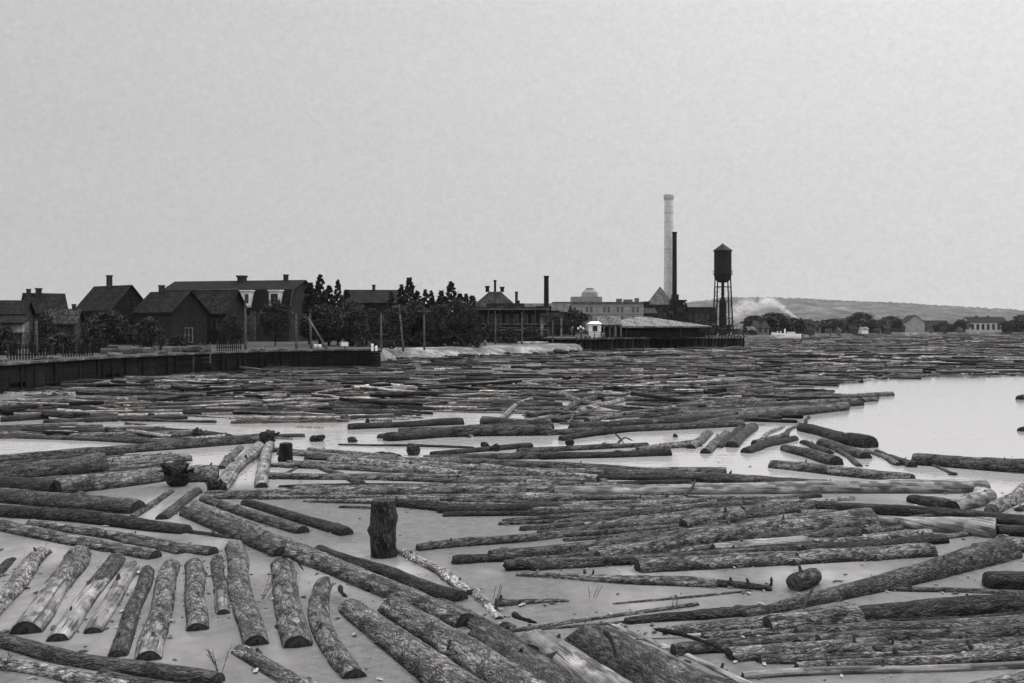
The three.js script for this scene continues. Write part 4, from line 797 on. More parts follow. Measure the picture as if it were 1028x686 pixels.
{
  const D = 326, s = D / F, top = EYE + (HZ - 195) * s, b = 2, t = thing('tall_chimney', 'tall pale slender factory chimney with a flared crown', 'chimney', [(671.5 - 514) * s, b, -D]);
  const h = top - b, lathe = (pts) => new THREE.LatheGeometry(pts.map(([r, y]) => new THREE.Vector2(r, y)), 28);
  mesh('shaft', merge([lathe([[1.75, 0], [1.62, h * 0.3], [1.42, h * 0.94], [1.42, h * 0.955]])]), std(0.72, { map: paleMap }), t);
  mesh('crown', merge([lathe([[1.41, h * 0.955], [1.5, h * 0.96], [1.72, h * 0.972], [1.72, h * 0.993], [1.55, h], [1.1, h], [1.1, h - 1.5]])]), std(0.6, { map: paleMap }), t);
  mesh('band', merge([lathe([[1.6, h * 0.86], [1.63, h * 0.861], [1.6, h * 0.868]].map(([r, y]) => [r - 0.12, y])), lathe([[1.52, h * 0.6], [1.6, h * 0.601], [1.52, h * 0.608]])]), std(0.42), t);
}
{
  const D = 322, s = D / F, b = 2, Y = (py) => EYE - (py - HZ) * s - b, t = thing('iron_smokestack', 'black iron smokestack standing against the tall pale chimney', 'chimney', [(677.3 - 514) * s, b, -D]);
  mesh('shaft', merge([bar([0, 0, 0], [0, Y(233), 0], 0.8, 0.7, 16), bar([0, Y(234.5), 0], [0, Y(233), 0], 0.84, 0.84, 16)]), M.iron, t);
  mesh('hood', merge([bar([0, Y(308), 0], [0, Y(298), 0], 2.6, 0.9, 12)]), M.iron, t);
}
{ // water tower
  const D = 322, s = D / F, b = groundY(726, D), Y = (py) => EYE - (py - HZ) * s - b, t = thing('water_tower', 'dark elevated water tank with a conical roof on four braced legs', 'water tower', [(725.7 - 514) * s, b, -D]);
  const r = 8.7 * s, V = (a) => a.map(([x, y]) => new THREE.Vector2(x, y)), L = (a, n = 30) => new THREE.LatheGeometry(V(a), n);
  const bowl = []; for (let i = 0; i <= 10; i++) { const a = i / 10 * Math.PI / 2; bowl.push([0.6 + (r - 0.6) * Math.sin(a), Y(276) - (Y(276) - Y(284)) * Math.cos(a)]); }
  mesh('tank', merge([L([...bowl, [r, Y(262)], [r + 0.04, Y(261.8)], [r, Y(261.6)], [r, Y(252)]])]), M.iron, t);
  mesh('roof', merge([L([[r + 0.35, Y(252.2)], [r + 0.35, Y(251.6)], [0.5, Y(245.5)], [0.25, Y(245.3)], [0.2, Y(244.3)], [0, Y(244.2)]])]), M.iron, t);
  const walk = mesh('walkway', merge([L([[r, Y(275.6)], [r + 0.4, Y(275.6)], [r + 0.4, Y(275.2)], [r, Y(275.2)]])]), M.iron, t);
  mesh('rail', merge([new THREE.TorusGeometry(r + 0.36, 0.05, 6, 36).rotateX(Math.PI / 2).translate(0, Y(275.2) + 1.0, 0), ...Array.from({ length: 18 }, (_, i) => { const a = i / 18 * 6.283, x = Math.cos(a) * (r + 0.36), z = Math.sin(a) * (r + 0.36); return bar([x, Y(275.2), z], [x, Y(275.2) + 1, z], 0.035, 0.035, 4); })]), M.iron, walk);
  mesh('riser', merge([bar([0, Y(298), 0], [0, Y(283), 0], 0.5, 0.5, 10), bar([0, Y(303), 0], [0, Y(298), 0], 1.15, 0.5, 12), bar([0, 0, 0], [0, Y(303), 0], 1.3, 1.15, 12)]), M.iron, t);
  const c = [[1, 1], [1, -1], [-1, -1], [-1, 1]], rt = r * 0.72, rb = r * 0.98, Q = (i, f) => { const q = lerp(rb, rt, f) * 1.0; return [c[i % 4][0] * q, f * Y(276), c[i % 4][1] * q]; };
  for (let i = 0; i < 4; i++) mesh('leg', merge([bar(Q(i, 0), Q(i, 1), 0.26, 0.22, 6)]), M.iron, t);
  const lev = [0.02, 0.28, 0.56, 0.8];
  for (let i = 0; i < 4; i++) for (let k = 0; k < 3; k++) mesh('brace', merge([bar(Q(i, lev[k + 1]), Q(i + 1, lev[k + 1]), 0.12), bar(Q(i, lev[k]), Q(i + 1, lev[k + 1]), 0.05), bar(Q(i + 1, lev[k]), Q(i, lev[k + 1]), 0.05)]), M.iron, t);
}
{ // the dark pier and what stands on it
  const A = at(580, 0, 167), B = at(748, 0, 207), mid = A.clone().add(B).multiplyScalar(0.5), wdt = Math.hypot(B.x - A.x, B.z - A.z), turn = -Math.atan2(B.z - A.z, B.x - A.x), H = 2.25;
  const t = thing('pier', 'broad dark timber pier on close set piles reaching into the lake', 'pier', [mid.x, 0, mid.z], turn), R = rng(8);
  mesh('crib', merge([bx(wdt, H - 0.35, 26, 0, -0.2, -13.6)]), M.darkTimber, t);
  mesh('deck', merge([bx(wdt + 0.8, 0.25, 27, 0, H - 0.25, -13.3)]), M.timber, t);
  const pile = merge([new THREE.CylinderGeometry(0.17, 0.2, H + 0.6, 8)]); for (let i = 0; i < 46; i++) { const p = mesh('pile', pile, R() < 0.3 ? M.timber : M.darkTimber, t); p.position.set(-wdt / 2 + i * wdt / 45, H / 2 - 0.2 + 0.25 * R(), -0.3); }
  for (let k = 0; k < 5; k++) mesh('plank', merge([bx(wdt, 0.3, 0.1, 0, 0.05 + k * 0.36, -0.52)]), std(0.025 + 0.012 * (k % 3), { map: grimeMap }), t);
  const rail = mesh('railing', merge([bx(wdt * 0.94, 0.08, 0.1, 0, H + 0.95, -0.5), bx(wdt * 0.94, 0.06, 0.08, 0, H + 0.5, -0.5), ...Array.from({ length: 30 }, (_, i) => bx(0.1, 1.0, 0.1, -wdt * 0.47 + i * wdt * 0.94 / 29, H, -0.5))]), M.darkTimber, t);
  const place = (px, d, back = 0) => { const s = 514; return [(px - s) / F * d, H, -d]; };
  { // pavilion
    const D = 187, s = D / F, v = thing('pavilion', 'low wide pavilion with a pale hipped roof and dark open sides on the pier', 'pavilion', [(652 - 514) * s, H, -D], 0);
    const hw = 56 * s, hd = 6, e = EYE - (327.5 - HZ) * s - H, top = EYE - (318 - HZ) * s - H, xl = -8 * s;
    const P = [[-hw, e, hd], [hw, e, hd], [hw, e, -hd], [-hw, e, -hd], [xl - 0.9, top, 0], [xl + 0.9, top, 0]], tri = [[0, 1, 5], [0, 5, 4], [1, 2, 5], [2, 3, 4], [2, 4, 5], [3, 0, 4], [0, 3, 2], [0, 2, 1]], pos = [];
    for (const f of tri) for (const i of f) pos.push(...P[i]);
    const g = new THREE.BufferGeometry(); g.setAttribute('position', new THREE.Float32BufferAttribute(pos, 3)); g.computeVertexNormals();
    g.setAttribute('uv', new THREE.Float32BufferAttribute(new Float32Array(pos.length / 3 * 2), 2));
    mesh('roof', merge([g]), shingle(0.3), v); mesh('fascia', merge([bx(hw * 2, 0.22, 0.1, 0, e - 0.24, hd - 0.05), bx(0.1, 0.22, 2 * hd - 0.2, hw - 0.05, e - 0.24, 0), bx(0.1, 0.22, 2 * hd - 0.2, -hw + 0.05, e - 0.24, 0)]), M.paleTimber, v);
    for (let i = 0; i < 9; i++) for (const z of [hd - 0.5, -hd + 0.5]) mesh('post', merge([bx(0.2, e - 0.02, 0.2, -hw + 0.5 + i * (2 * hw - 1) / 8, 0, z)]), i % 4 === 2 ? M.timber : M.darkTimber, v);
    mesh('wall', merge([bx(2 * hw - 2, e - 0.3, 0.15, 0, 0, -1), bx(2 * hw - 2, 0.95, 0.1, 0, 0, hd - 1)]), std(0.03, { map: grimeMap }), v);
  }
  { // kiosk and shed at the root of the pier
    const D = 174, s = D / F, k = thing('kiosk', 'small white ticket kiosk with a dark window hatch on the pier', 'kiosk', [(597 - 514) * s, H, -D]);
    mesh('wall', merge([bx(2.1, 1.1, 1.9), bx(0.62, 1.0, 1.9, -0.74, 1.1, 0), bx(0.62, 1.0, 1.9, 0.74, 1.1, 0), bx(2.1, 0.3, 1.9, 0, 2.1, 0), bx(0.86, 1.0, 0.1, 0, 1.1, -0.9)]), M.white, k);
    const kr = new THREE.CylinderGeometry(0.9, 1.75, 0.45, 4); kr.rotateY(Math.PI / 4); kr.translate(0, 2.63, 0); mesh('roof', merge([kr]), M.white, k);
    mesh('hatch', merge([bx(0.84, 0.98, 0.04, 0, 1.11, 0.6)]), M.glass, k);
    mesh('railing', merge([bx(2.4, 0.07, 0.07, 0.3, 0.75, 1.35), ...[-0.8, -0.4, 0, 0.4, 0.8, 1.2].map((x) => bx(0.07, 0.75, 0.07, x, 0, 1.35))]), M.white, k);
  }
  {
    const D = 181, s = D / F, v = thing('boat_shed', 'grey roofed shed with pale posts between the white kiosk and the pavilion', 'shed', [(611 - 514) * s, H, -D]), e = EYE - (326 - HZ) * s - H, w = 24 * s;
    const sh = new THREE.Shape([[-2.6, e], [0, e + 1.6], [2.6, e], [2.6, e - 0.15], [-2.6, e - 0.15]].map(([a, b]) => new THREE.Vector2(a, b))), g = new THREE.ExtrudeGeometry(sh, { depth: w, bevelEnabled: false }); g.rotateY(-Math.PI / 2); g.translate(w / 2, 0, 0);
    mesh('roof', merge([g]), shingle(0.2), v); mesh('wall', merge([bx(w * 0.96, e - 0.2, 0.15, 0, 0, -1)]), M.darkTimber, v);
    for (let i = 0; i < 5; i++) mesh('post', merge([bx(0.26, e - 0.16, 0.26, -w * 0.46 + i * w * 0.23, 0, 2.2)]), i % 2 ? M.dullWhite : M.paleTimber, v);
    mesh('door', merge([bx(0.9, 1.9, 0.08, 1.2, 0, -0.88)]), M.dullWhite, v);
  }
}
{ // smoke drifting from a chimney on the far shore
  const D = 400, s = D / F, R = rng(15), g = [], P0 = at(803, 323, D);
  const col = curve([[0, 0], [1, 1]]);
  for (let i = 0; i < 130; i++) {
    const plume = i < 60, a = plume ? (i + R()) / 60 : 1, dr = plume ? 0 : R();
    const px = plume ? 803 - 32 * a + (R() - 0.5) * 7 * a : 778 - 46 * dr + (R() - 0.5) * 14, py = plume ? 323 - 22 * Math.pow(a, 0.85) + (R() - 0.5) * 5 * a : 303 + 5 * (R() - 0.5) + dr * 20 * R(), r = (plume ? 0.9 + 2.0 * a : 1.6 + 2.6 * R()) * s * 1.3;
    const q = lumpGeo(r, r * 0.75, r, i, 0.5, 2); q.translate(...at(px, py, D + (R() - 0.5) * 14).sub(P0).toArray()); q.translate(0, -r * 0.75, 0); g.push(q);
  }
  const m = mesh('smoke_cloud', merge(g), new THREE.MeshStandardMaterial({ color: grey(0.92), roughness: 1, transparent: true, opacity: 0.085, depthWrite: false }));
  m.castShadow = false; m.position.copy(P0); tag(m, 'white smoke drifting from a far chimney past the water tower', null, null, 'stuff');
}

// ---------------------------------------------------------------- trees: trunk, limbs and many leaf faces in uneven clumps
function crownGeo(seed, H, Rmax, kind, clumps, per, leaf) {
  const R = rng(seed), pos = [], nor = [], col = [], idx = [], lobes = Array.from({ length: 9 }, () => [R() * 6.28, R(), 0.6 + 0.7 * R()]);
  for (let i = 0; i < clumps; i++) {
    const t = kind === 'spire' ? Math.min(0.99, (i + R()) / clumps) : Math.pow(R(), 0.8), a = R() * 6.28;
    let prof = kind === 'spire' ? 0.06 + 1.05 * Math.min(1, 0.35 + t / 0.25) * Math.pow(1 - t, 0.62) : kind === 'round' ? Math.sqrt(Math.max(0.05, 1 - (2 * t - 0.9) ** 2 * 0.9)) : Math.sqrt(Math.max(0.08, 1 - (t * 1.0) ** 2));
    let lob = 1; for (const [la, lt, ls] of lobes) { const da = Math.abs(mod(a - la + Math.PI, 6.283) - Math.PI); if (da < 0.8 && Math.abs(t - lt) < 0.16) lob *= kind === 'spire' ? 0.7 + 0.3 * ls : ls; }
    const rr = Rmax * prof * lob * Math.sqrt(0.25 + 0.75 * R()), y0 = kind === 'spire' ? 0.1 : kind === 'round' ? 0.25 : 0.02, cy = H * (y0 + (1 - y0) * t), cx = Math.cos(a) * rr, cz = Math.sin(a) * rr;
    const cr = (kind === 'spire' ? 0.3 : 0.16) * Rmax * (kind === 'spire' ? 1.25 - 1.0 * t : 1.4) * (0.6 + 0.8 * R()), tone = 0.022 + 0.03 * R() + (R() < 0.12 ? 0.025 : 0);
    for (let k = 0; k < per; k++) {
      const d = new THREE.Vector3(R() - 0.5, R() - 0.5, R() - 0.5).normalize().multiplyScalar(cr * Math.cbrt(R())), n = new THREE.Vector3(R() - 0.5, R() - 0.1, R() - 0.5).normalize(), u = new THREE.Vector3(R() - 0.5, R() - 0.5, R() - 0.5).cross(n).normalize(), w = new THREE.Vector3().crossVectors(n, u), s = leaf * (0.6 + 0.8 * R()), b = pos.length / 3, c = tone * (0.7 + 0.6 * R());
      for (const [p, q] of [[-1, 0], [0, -0.55], [1, 0], [0, 0.55]]) { pos.push(cx + d.x + s * (u.x * p + w.x * q), cy + d.y + s * (u.y * p + w.y * q), cz + d.z + s * (u.z * p + w.z * q)); nor.push(n.x, n.y, n.z); col.push(c, c, c * 0.97); }
      idx.push(b, b + 1, b + 2, b, b + 2, b + 3);
    }
  }
  const g = new THREE.BufferGeometry(); g.setAttribute('position', new THREE.Float32BufferAttribute(pos, 3)); g.setAttribute('normal', new THREE.Float32BufferAttribute(nor, 3)); g.setAttribute('color', new THREE.Float32BufferAttribute(col, 3)); g.setIndex(idx); return g;
}
function trunkGeo(seed, H, kind) {
  const R = rng(seed + 50), g = [bar([0, -0.4, 0], [0.02 * H, H * 0.5, 0], 0.02 * H, 0.012 * H, 8), bar([0.02 * H, H * 0.5, 0], [0.01 * H, H * 0.88, 0.01 * H], 0.012 * H, 0.004 * H, 6)];
  for (let i = 0; i < 9; i++) { const y = H * (0.2 + 0.6 * R()), a = R() * 6.28, L = H * (kind === 'spire' ? 0.1 : 0.25); g.push(bar([0.015 * H, y, 0], [Math.cos(a) * L, y + L * (kind === 'spire' ? 1.2 : 0.6), Math.sin(a) * L], 0.007 * H, 0.002 * H, 5)); }
  return merge(g);
}
const protoTree = {};
function proto(kind, v) {
  const key = kind + v; if (protoTree[key]) return protoTree[key];
  const P = kind === 'spire' ? [10, 1.25, 190, 40, 0.16] : kind === 'round' ? [7, 2.9, 130, 34, 0.2] : [3, 2.0, 80, 32, 0.16], s = v * 13 + kind.length;
  return (protoTree[key] = { H: P[0], W: P[1] * 2, crown: crownGeo(s, P[0], P[1], kind, P[2], P[3], P[4]), trunk: trunkGeo(s, P[0], kind) });
}
let treeN = 0;
function tree(name, label, kind, px, depth, topPy, wpx, category = 'tree', group) {
  const p = proto(kind, treeN++ % 4), base = groundY(px, depth) - 0.1, H = EYE - (topPy - HZ) / F * depth - base, t = thing(name, label, category, [(px - 514) / F * depth, base, -depth], treeN * 1.7, group);
  const sx = wpx / F * depth / p.W * (kind === 'spire' ? 1.25 : 1.1), sy = H / p.H; t.scale.set(sx, sy, sx);
  mesh('crown', p.crown, M.foliage, t); mesh('trunk', p.trunk, M.trunk, t); return t;
}
const G1 = 'poplars of the grove beside the barn roofed block', G2 = 'poplars of the dense grove above the pale bank';
tree('poplar_tree', 'tallest poplar of the grove beside the barn roofed block', 'spire', 321, 128, 276, 15, 'tree', G1);
tree('poplar_tree', 'broad poplar touching the end of the barn roofed block', 'spire', 311, 132, 284, 17, 'tree', G1);
tree('poplar_tree', 'poplar with a narrow pointed tip past the tallest one of the first grove', 'spire', 339, 126, 281, 11, 'tree', G1);
tree('poplar_tree', 'poplar filling the notch between the tallest and the narrow tipped one', 'spire', 330, 124, 287, 16, 'tree', G1);
tree('poplar_tree', 'lower poplar at the open end of the first grove', 'spire', 348, 128, 291, 13, 'tree', G1);
tree('round_tree', 'rounded dark tree below the lower poplar of the first grove', 'round', 352, 122, 303, 30);
tree('round_tree', 'dark bushy tree under the tallest poplar', 'round', 325, 118, 308, 34);
tree('round_tree', 'bushy tree below the low pitched roof between the groves', 'round', 373, 135, 312, 24);
tree('bush', 'dark bush by the pale bollard between the groves', 'bush', 362, 118, 325, 24, 'bush');
tree('bush', 'wide bush in front of the low pitched roof', 'bush', 384, 138, 322, 22, 'bush');
tree('round_tree', 'dense dark tree standing before the barn roofed block', 'round', 276, 122, 303, 27);
tree('round_tree', 'dark tree between the house with the pale ridge and the barn roofed block', 'round', 233, 116, 318, 22);
tree('bush', 'large dark bush before the broad steep roofed house', 'round', 108, 96, 315, 42, 'bush');
tree('bush', 'dark bush at the corner of the broad steep roofed house', 'bush', 92, 92, 325, 24, 'bush');
tree('bush', 'bush before the blank grey house front', 'bush', 150, 100, 322, 30, 'bush');
tree('bush', 'low bush under the white gable window', 'bush', 178, 104, 337, 20, 'bush');
tree('bush', 'bush beside the small grey cottage', 'bush', 44, 92, 318, 26, 'bush');
tree('bush', 'dark bush at the picture edge by the lean-to', 'bush', 0, 84, 328, 30, 'bush');
tree('bush', 'dark hedge like bush before the small grey cottage', 'bush', 62, 86, 337, 34, 'bush');
[[393, 293, 9], [403, 286, 10], [411, 279, 12], [419, 292, 11], [427, 291, 10], [433, 292, 9], [443, 292, 11], [453, 283, 13], [462, 295, 12], [468, 295, 9], [474, 297, 12], [437, 303, 16]].forEach(([px, top, w], i) => tree('poplar_tree', ['poplar at the outer edge of the dense grove, nearest the low pitched roof', 'second poplar of the dense grove, shoulder to the tallest spire', 'tallest spire of the dense poplar grove', 'poplar just past the tallest spire of the dense grove', 'short poplar behind the leaning pole', 'blunt poplar beside the central gap of the dense grove', 'poplar on the far side of the central gap of the dense grove', 'second tallest spire of the dense grove, above its darker half', 'poplar next to the second tallest spire', 'slim poplar near the end of the dense grove', 'last poplar of the dense grove beside the pyramid roof', 'low poplar filling the central gap of the dense grove'][i], 'spire', px, 150 + (i % 3) * 4, top, w * 1.25, 'tree', G2));
[[398, 309, 26], [418, 305, 28], [440, 308, 28], [458, 303, 30], [471, 308, 22]].forEach(([px, top, w], i) => tree('round_tree', ['rounded dark tree at the foot of the dense grove by the leaning pole', 'rounded dark tree under the tallest spire of the dense grove', 'rounded dark tree in the middle of the dense grove', 'rounded dark tree under the second tallest spire', 'rounded dark tree closing the dense grove by the galleries'][i], 'round', px, 144 + (i % 2) * 3, top, w));
[[402, 334, 26], [428, 333, 30], [452, 334, 28], [473, 333, 22]].forEach(([px, top, w], i) => tree('bush', ['undergrowth bush at the foot of the leaning pole', 'undergrowth bush between the two poles of the grove', 'undergrowth bush behind the tent', 'undergrowth bush at the end of the dense grove'][i], 'bush', px, 143, top, w, 'bush'));
tree('round_tree', 'round dark tree between the wharf gate and the white kiosk', 'round', 576, 196, 313, 30);
tree('round_tree', 'tree behind the wharf gate', 'round', 560, 200, 318, 18);
tree('bush', 'dark bush below the galleries by the red cart', 'bush', 494, 172, 326, 20, 'bush');
tree('bush', 'light flecked bush in front of the galleries', 'bush', 512, 174, 331, 18, 'bush');
tree('bush', 'bush in front of the galleries near the wharf gate', 'bush', 532, 173, 330, 22, 'bush');
tree('round_tree', 'large round dark tree beyond the white launch', 'round', 779, 350, 315, 32);
tree('round_tree', 'dark tree between the water tower and the white launch', 'round', 757, 340, 318, 24);
tree('round_tree', 'dark tree under the smoke by the launch', 'round', 795, 362, 320, 26);
tree('round_tree', 'round tree standing alone on the far shore with a pale hut before it', 'round', 863, 446, 315, 25);
tree('round_tree', 'dark round tree beside the pale gabled boathouse', 'round', 895, 480, 318, 19);
tree('round_tree', 'tree on the far shore between the smoke and the lone round tree', 'round', 836, 430, 321, 22);
tree('round_tree', 'small tree behind the white launch on the far shore', 'round', 815, 420, 323, 20);
tree('round_tree', 'low tree between the sloping roof and the long many windowed block', 'round', 964, 505, 322, 18);
tree('round_tree', 'dark tree at the picture edge past the long many windowed block', 'round', 1026, 510, 317, 18);
tree('round_tree', 'dark tree behind the pier by the water tower', 'round', 703, 290, 322, 24);
{ // scrub along the far shore, too far to tell its bushes apart
  const R = rng(91), g = crownGeo(5, 3, 2.2, 'bush', 26, 16, 0.42), n = 120, im = new THREE.InstancedMesh(g, M.foliage, n), m4 = new THREE.Matrix4(), q = new THREE.Quaternion(), e = new THREE.Euler();
  for (let i = 0; i < n; i++) { const px = i < 25 ? 690 + 70 * R() : 745 + 560 * R(), D = shoreDepth(px) + 26 + 90 * R(), s = 0.4 + 0.7 * R(); im.setMatrixAt(i, m4.compose(new THREE.Vector3((px - 514) / F * D, groundY(px, D) - 0.2, -D), q.setFromEuler(e.set(0, R() * 6, 0)), new THREE.Vector3(s * 1.3, s, s * 1.3))); im.setColorAt(i, grey(0.7 + 0.9 * R())); }
  im.name = 'shore_scrub'; scene.add(im); tag(im, 'dark scrub and small trees along the far shore', null, null, 'stuff');
}

{ // far wood behind the town, one dark mass between the roofs and on past the edge of the picture
  const R = rng(92), g = crownGeo(7, 6, 3.2, 'round', 40, 20, 0.5), n = 330, im = new THREE.InstancedMesh(g, M.foliage, n), m4 = new THREE.Matrix4(), q = new THREE.Quaternion(), e = new THREE.Euler();
  for (let i = 0; i < n; i++) { const px = -420 + 950 * R(), D = 260 + 140 * R(), k = 0.6 + 0.4 * R(); im.setMatrixAt(i, m4.compose(new THREE.Vector3((px - 514) / F * D, groundY(px, D) - 0.6, -D), q.setFromEuler(e.set(0, R() * 6, 0)), new THREE.Vector3(k * 1.5, k * 1.05, k * 1.5))); im.setColorAt(i, grey(0.7 + 0.8 * R())); }
  im.name = 'distant_wood'; scene.add(im); tag(im, 'dark wood behind the town, seen between the roofs', null, null, 'stuff');
}

// ---------------------------------------------------------------- far shore buildings
building('boathouse', 'pale gabled boathouse on the far shore facing the lake', { px: 915.5, depth: 500, yaw: -90 * D2R, l: 9, category: 'boathouse', prof: gable(9.3, 5.2, 3.4), wall: std(0.42, { map: paleMap }), roof: shingle(0.035), windows: [] });
building('mill_shed', 'long low dark shed beside the pale gabled boathouse', { px: 938, depth: 512, yaw: 2 * D2R, l: 12.5, category: 'shed', prof: gable(8, 3.6, 2.4), wall: siding(0.030), roof: shingle(0.025), windows: [] });
building('mill_shed', 'shed with a sloping pale roof next to the long many windowed block', { px: 956, depth: 505, yaw: -90 * D2R, l: 8, category: 'shed', prof: [[5, 1.2], [-0.6, 6.0], [-5, 4.4]], wall: siding(0.036), roof: shingle(0.2), windows: [] });
building('warehouse', 'long many windowed block with pale walls on the far shore', { px: 988, depth: 520, yaw: 0, l: 19.5, category: 'building', prof: gable(9, 5.3, 2.6), wall: std(0.62, { map: paleMap }), roof: shingle(0.035), chimneys: [[-4, 0, 7.6, 0.8, 0.9], [2, 0, 7.6, 0.8, 0.7]], windows: Array.from({ length: 7 }, (_, i) => win(-8 + i * 2.7, 1.6, 1.2, 2.6, { frame: M.dullWhite })) });
building('mill_shed', 'dark shed at the picture edge beyond the long many windowed block', { px: 1016, depth: 525, yaw: 0, l: 9, category: 'shed', prof: gable(7, 4.0, 1.6), wall: siding(0.030), roof: shingle(0.021), windows: [] });
building('house', 'small pale house half hidden left of the lone round tree', { px: 848, depth: 470, yaw: -20 * D2R, l: 6, prof: gable(5, 4.2, 2.6), wall: std(0.3, { map: grimeMap }), roof: shingle(0.12), windows: [win(0, 1.4, 0.9, 1.3)] });
building('hut', 'tiny pale hut in front of the lone round tree', { px: 867, depth: 432, yaw: 10 * D2R, l: 3.2, category: 'hut', prof: gable(2.4, 1.9, 0.9), wall: M.white, roof: shingle(0.3), windows: [] });
building('house', 'dark house from whose chimney the smoke rises', { px: 808, depth: 404, yaw: 15 * D2R, l: 5.5, prof: gable(5, 3.6, 2.2), wall: siding(0.036), roof: shingle(0.028), chimneys: [[-1.8, 0, 5.0, 0.6, 1.4]], windows: [win(0.8, 1.2, 0.8, 1.1)] });
building('hut', 'small pale gabled hut by the foot of the water tower', { px: 741, depth: 335, yaw: -30 * D2R, l: 3.2, category: 'hut', prof: gable(2.8, 2.2, 1.4), wall: std(0.35, { map: grimeMap }), roof: shingle(0.3), windows: [] });
building('hut', 'second small hut, between the water tower and the launch', { px: 753, depth: 325, yaw: 20 * D2R, l: 2.4, category: 'hut', prof: gable(2.2, 1.9, 1.0), wall: std(0.4, { map: grimeMap }), roof: shingle(0.2), windows: [] });
building('house', 'pale cottage among the scrub between the launch and the lone tree', { px: 826, depth: 440, yaw: 25 * D2R, l: 4.5, prof: gable(4, 3.0, 2.0), wall: std(0.3, { map: grimeMap }), roof: shingle(0.16), windows: [win(0, 1.0, 0.7, 1.1)] });

{
  const mk = (w, r, h) => building('far_house', 'proto', { px: 760, depth: 360, yaw: 0.3, l: 5, prof: gable(4.4, h, 2.2), wall: std(w, { map: paleMap }), roof: shingle(r), chimneys: [[1, 0, h + 1.6, 0.5, 1.2]], windows: [win(-1.2, 1.1, 0.8, 1.2), win(1.2, 1.1, 0.8, 1.2)], group: 'small houses scattered along the far shore' });
  const spots = [[762, 372, 0.4, 0, 'small pale house behind the huts at the foot of the water tower'], [771, 385, -0.5, 1, 'small dark house half hidden by the tree beyond the launch'], [784, 395, 0.2, 2, 'grey roofed house under the drifting smoke'], [818, 455, -0.3, 0, 'small pale house behind the house whose chimney smokes'], [824, 448, 0.6, 1, 'dark house beside the pale cottage among the scrub'], [842, 490, 0.1, 2, 'grey house above the small half hidden house'], [853, 505, 0.5, 0, 'pale house between the half hidden house and the lone round tree'], [876, 470, -0.4, 1, 'dark house just past the lone round tree'], [884, 500, 0.3, 2, 'grey house between the lone round tree and the boathouse tree'], [902, 530, 0.7, 1, 'dark house behind the pale gabled boathouse'], [930, 545, -0.2, 0, 'pale house behind the long low dark shed'], [975, 560, 0.2, 2, 'grey house behind the shed with the sloping roof'], [1022, 545, 0.4, 1, 'dark house at the picture edge by the last tree']];
  const P = [mk(0.2, 0.06, 2.6), mk(0.06, 0.03, 3.0), mk(0.13, 0.08, 2.4)], used3 = [0, 0, 0];
  for (const [px, d0, yaw, k, label] of spots) { const d = lerp(d0, shoreDepth(px) + 14, 0.6), p = [(px - 514) / F * d, groundY(px, d) - 0.15, -d]; if (used3[k]++) dup(P[k], p, yaw, label); else { P[k].position.set(...p); P[k].rotation.y = yaw; P[k].userData.label = label; } }
  for (const [px, k, sc, yaw, label] of [[812, 1, 0.62, 0.5, 'tiny dark shed at the waterline just past the smoking house'], [832, 0, 0.5, -0.3, 'tiny pale shed at the waterline before the pale cottage'], [841, 2, 0.6, 0.9, 'tiny grey shed at the waterline below the half hidden house'], [856, 1, 0.7, 0.1, 'tiny dark shed under the lone round tree'], [881, 2, 0.55, -0.6, 'tiny grey shed on the open shore past the tiny pale hut'], [889, 1, 0.75, 0.4, 'tiny dark shed below the boathouse tree'], [934, 0, 0.5, 0.2, 'tiny pale shed in front of the long low dark shed'], [947, 1, 0.66, -0.2, 'tiny dark shed in front of the sloping roof'], [963, 2, 0.6, 0.7, 'tiny grey shed between the sloping roof and the many windowed block'], [1011, 1, 0.7, 0.1, 'tiny dark shed at the end of the many windowed block']]) { const d = shoreDepth(px) + 7; dup(P[k], [(px - 514) / F * d, groundY(px, d) - 0.3, -d], yaw, label, sc); }
  [[768, 356, 320, 18], [806, 392, 322, 14], [824, 415, 324, 16], [846, 440, 322, 15], [874, 450, 323, 14], [884, 472, 322, 16], [905, 515, 321, 12], [928, 520, 323, 12], [948, 500, 324, 13], [1010, 500, 323, 13]].forEach(([px, d, top, w], i) => tree('round_tree', ['dark tree behind the white launch posts', 'dark tree beside the smoking house', 'small tree between the smoking house and the pale cottage', 'small tree in front of the half hidden house', 'small tree on the open side of the tiny pale hut', 'small tree on the near side of the boathouse tree', 'small tree behind the boathouse gable', 'small tree behind the long low dark shed', 'small tree between the dark shed and the sloping roof', 'small tree at the end of the many windowed block'][i], 'round', px, d, top, w));
}

// ---------------------------------------------------------------- boats, vehicles, poles and small things
function hullGeo(L, W, H, up = 1) {                              // an open clinker hull, bow at +x
  const n = 14, m = 8, pos = [], idx = [];
  for (let i = 0; i <= n; i++) for (let j = 0; j <= m; j++) {
    const t = i / n, a = (j / m - 0.5) * Math.PI, w = W / 2 * Math.pow(Math.sin(Math.PI * (0.12 + 0.88 * (1 - t) ** 0.9) / 2 + 0.0), 0.8) * (t > 0.97 ? 0.12 : 1), sheer = 1 + 0.35 * t * t;
    pos.push((t - 0.5) * L, up * (H * sheer * (1 - Math.cos(a) ** 0.7) - H * 0.15), Math.sin(a) * w);
  }
  for (let i = 0; i < n; i++) for (let j = 0; j < m; j++) { const a = i * (m + 1) + j, b = a + m + 1; idx.push(a, b, a + 1, b, b + 1, a + 1); }
  for (const i of [0]) for (let j = 0; j < m - 1; j++) idx.push(0, j + 1, j + 2);
  const g = new THREE.BufferGeometry(); g.setAttribute('position', new THREE.Float32BufferAttribute(pos, 3)); g.setIndex(idx); g.computeVertexNormals();
  g.setAttribute('uv', new THREE.Float32BufferAttribute(new Float32Array(pos.length / 3 * 2), 2)); return g;
}
const hullMat = (v) => std(v, { map: grimeMap, side: THREE.DoubleSide });
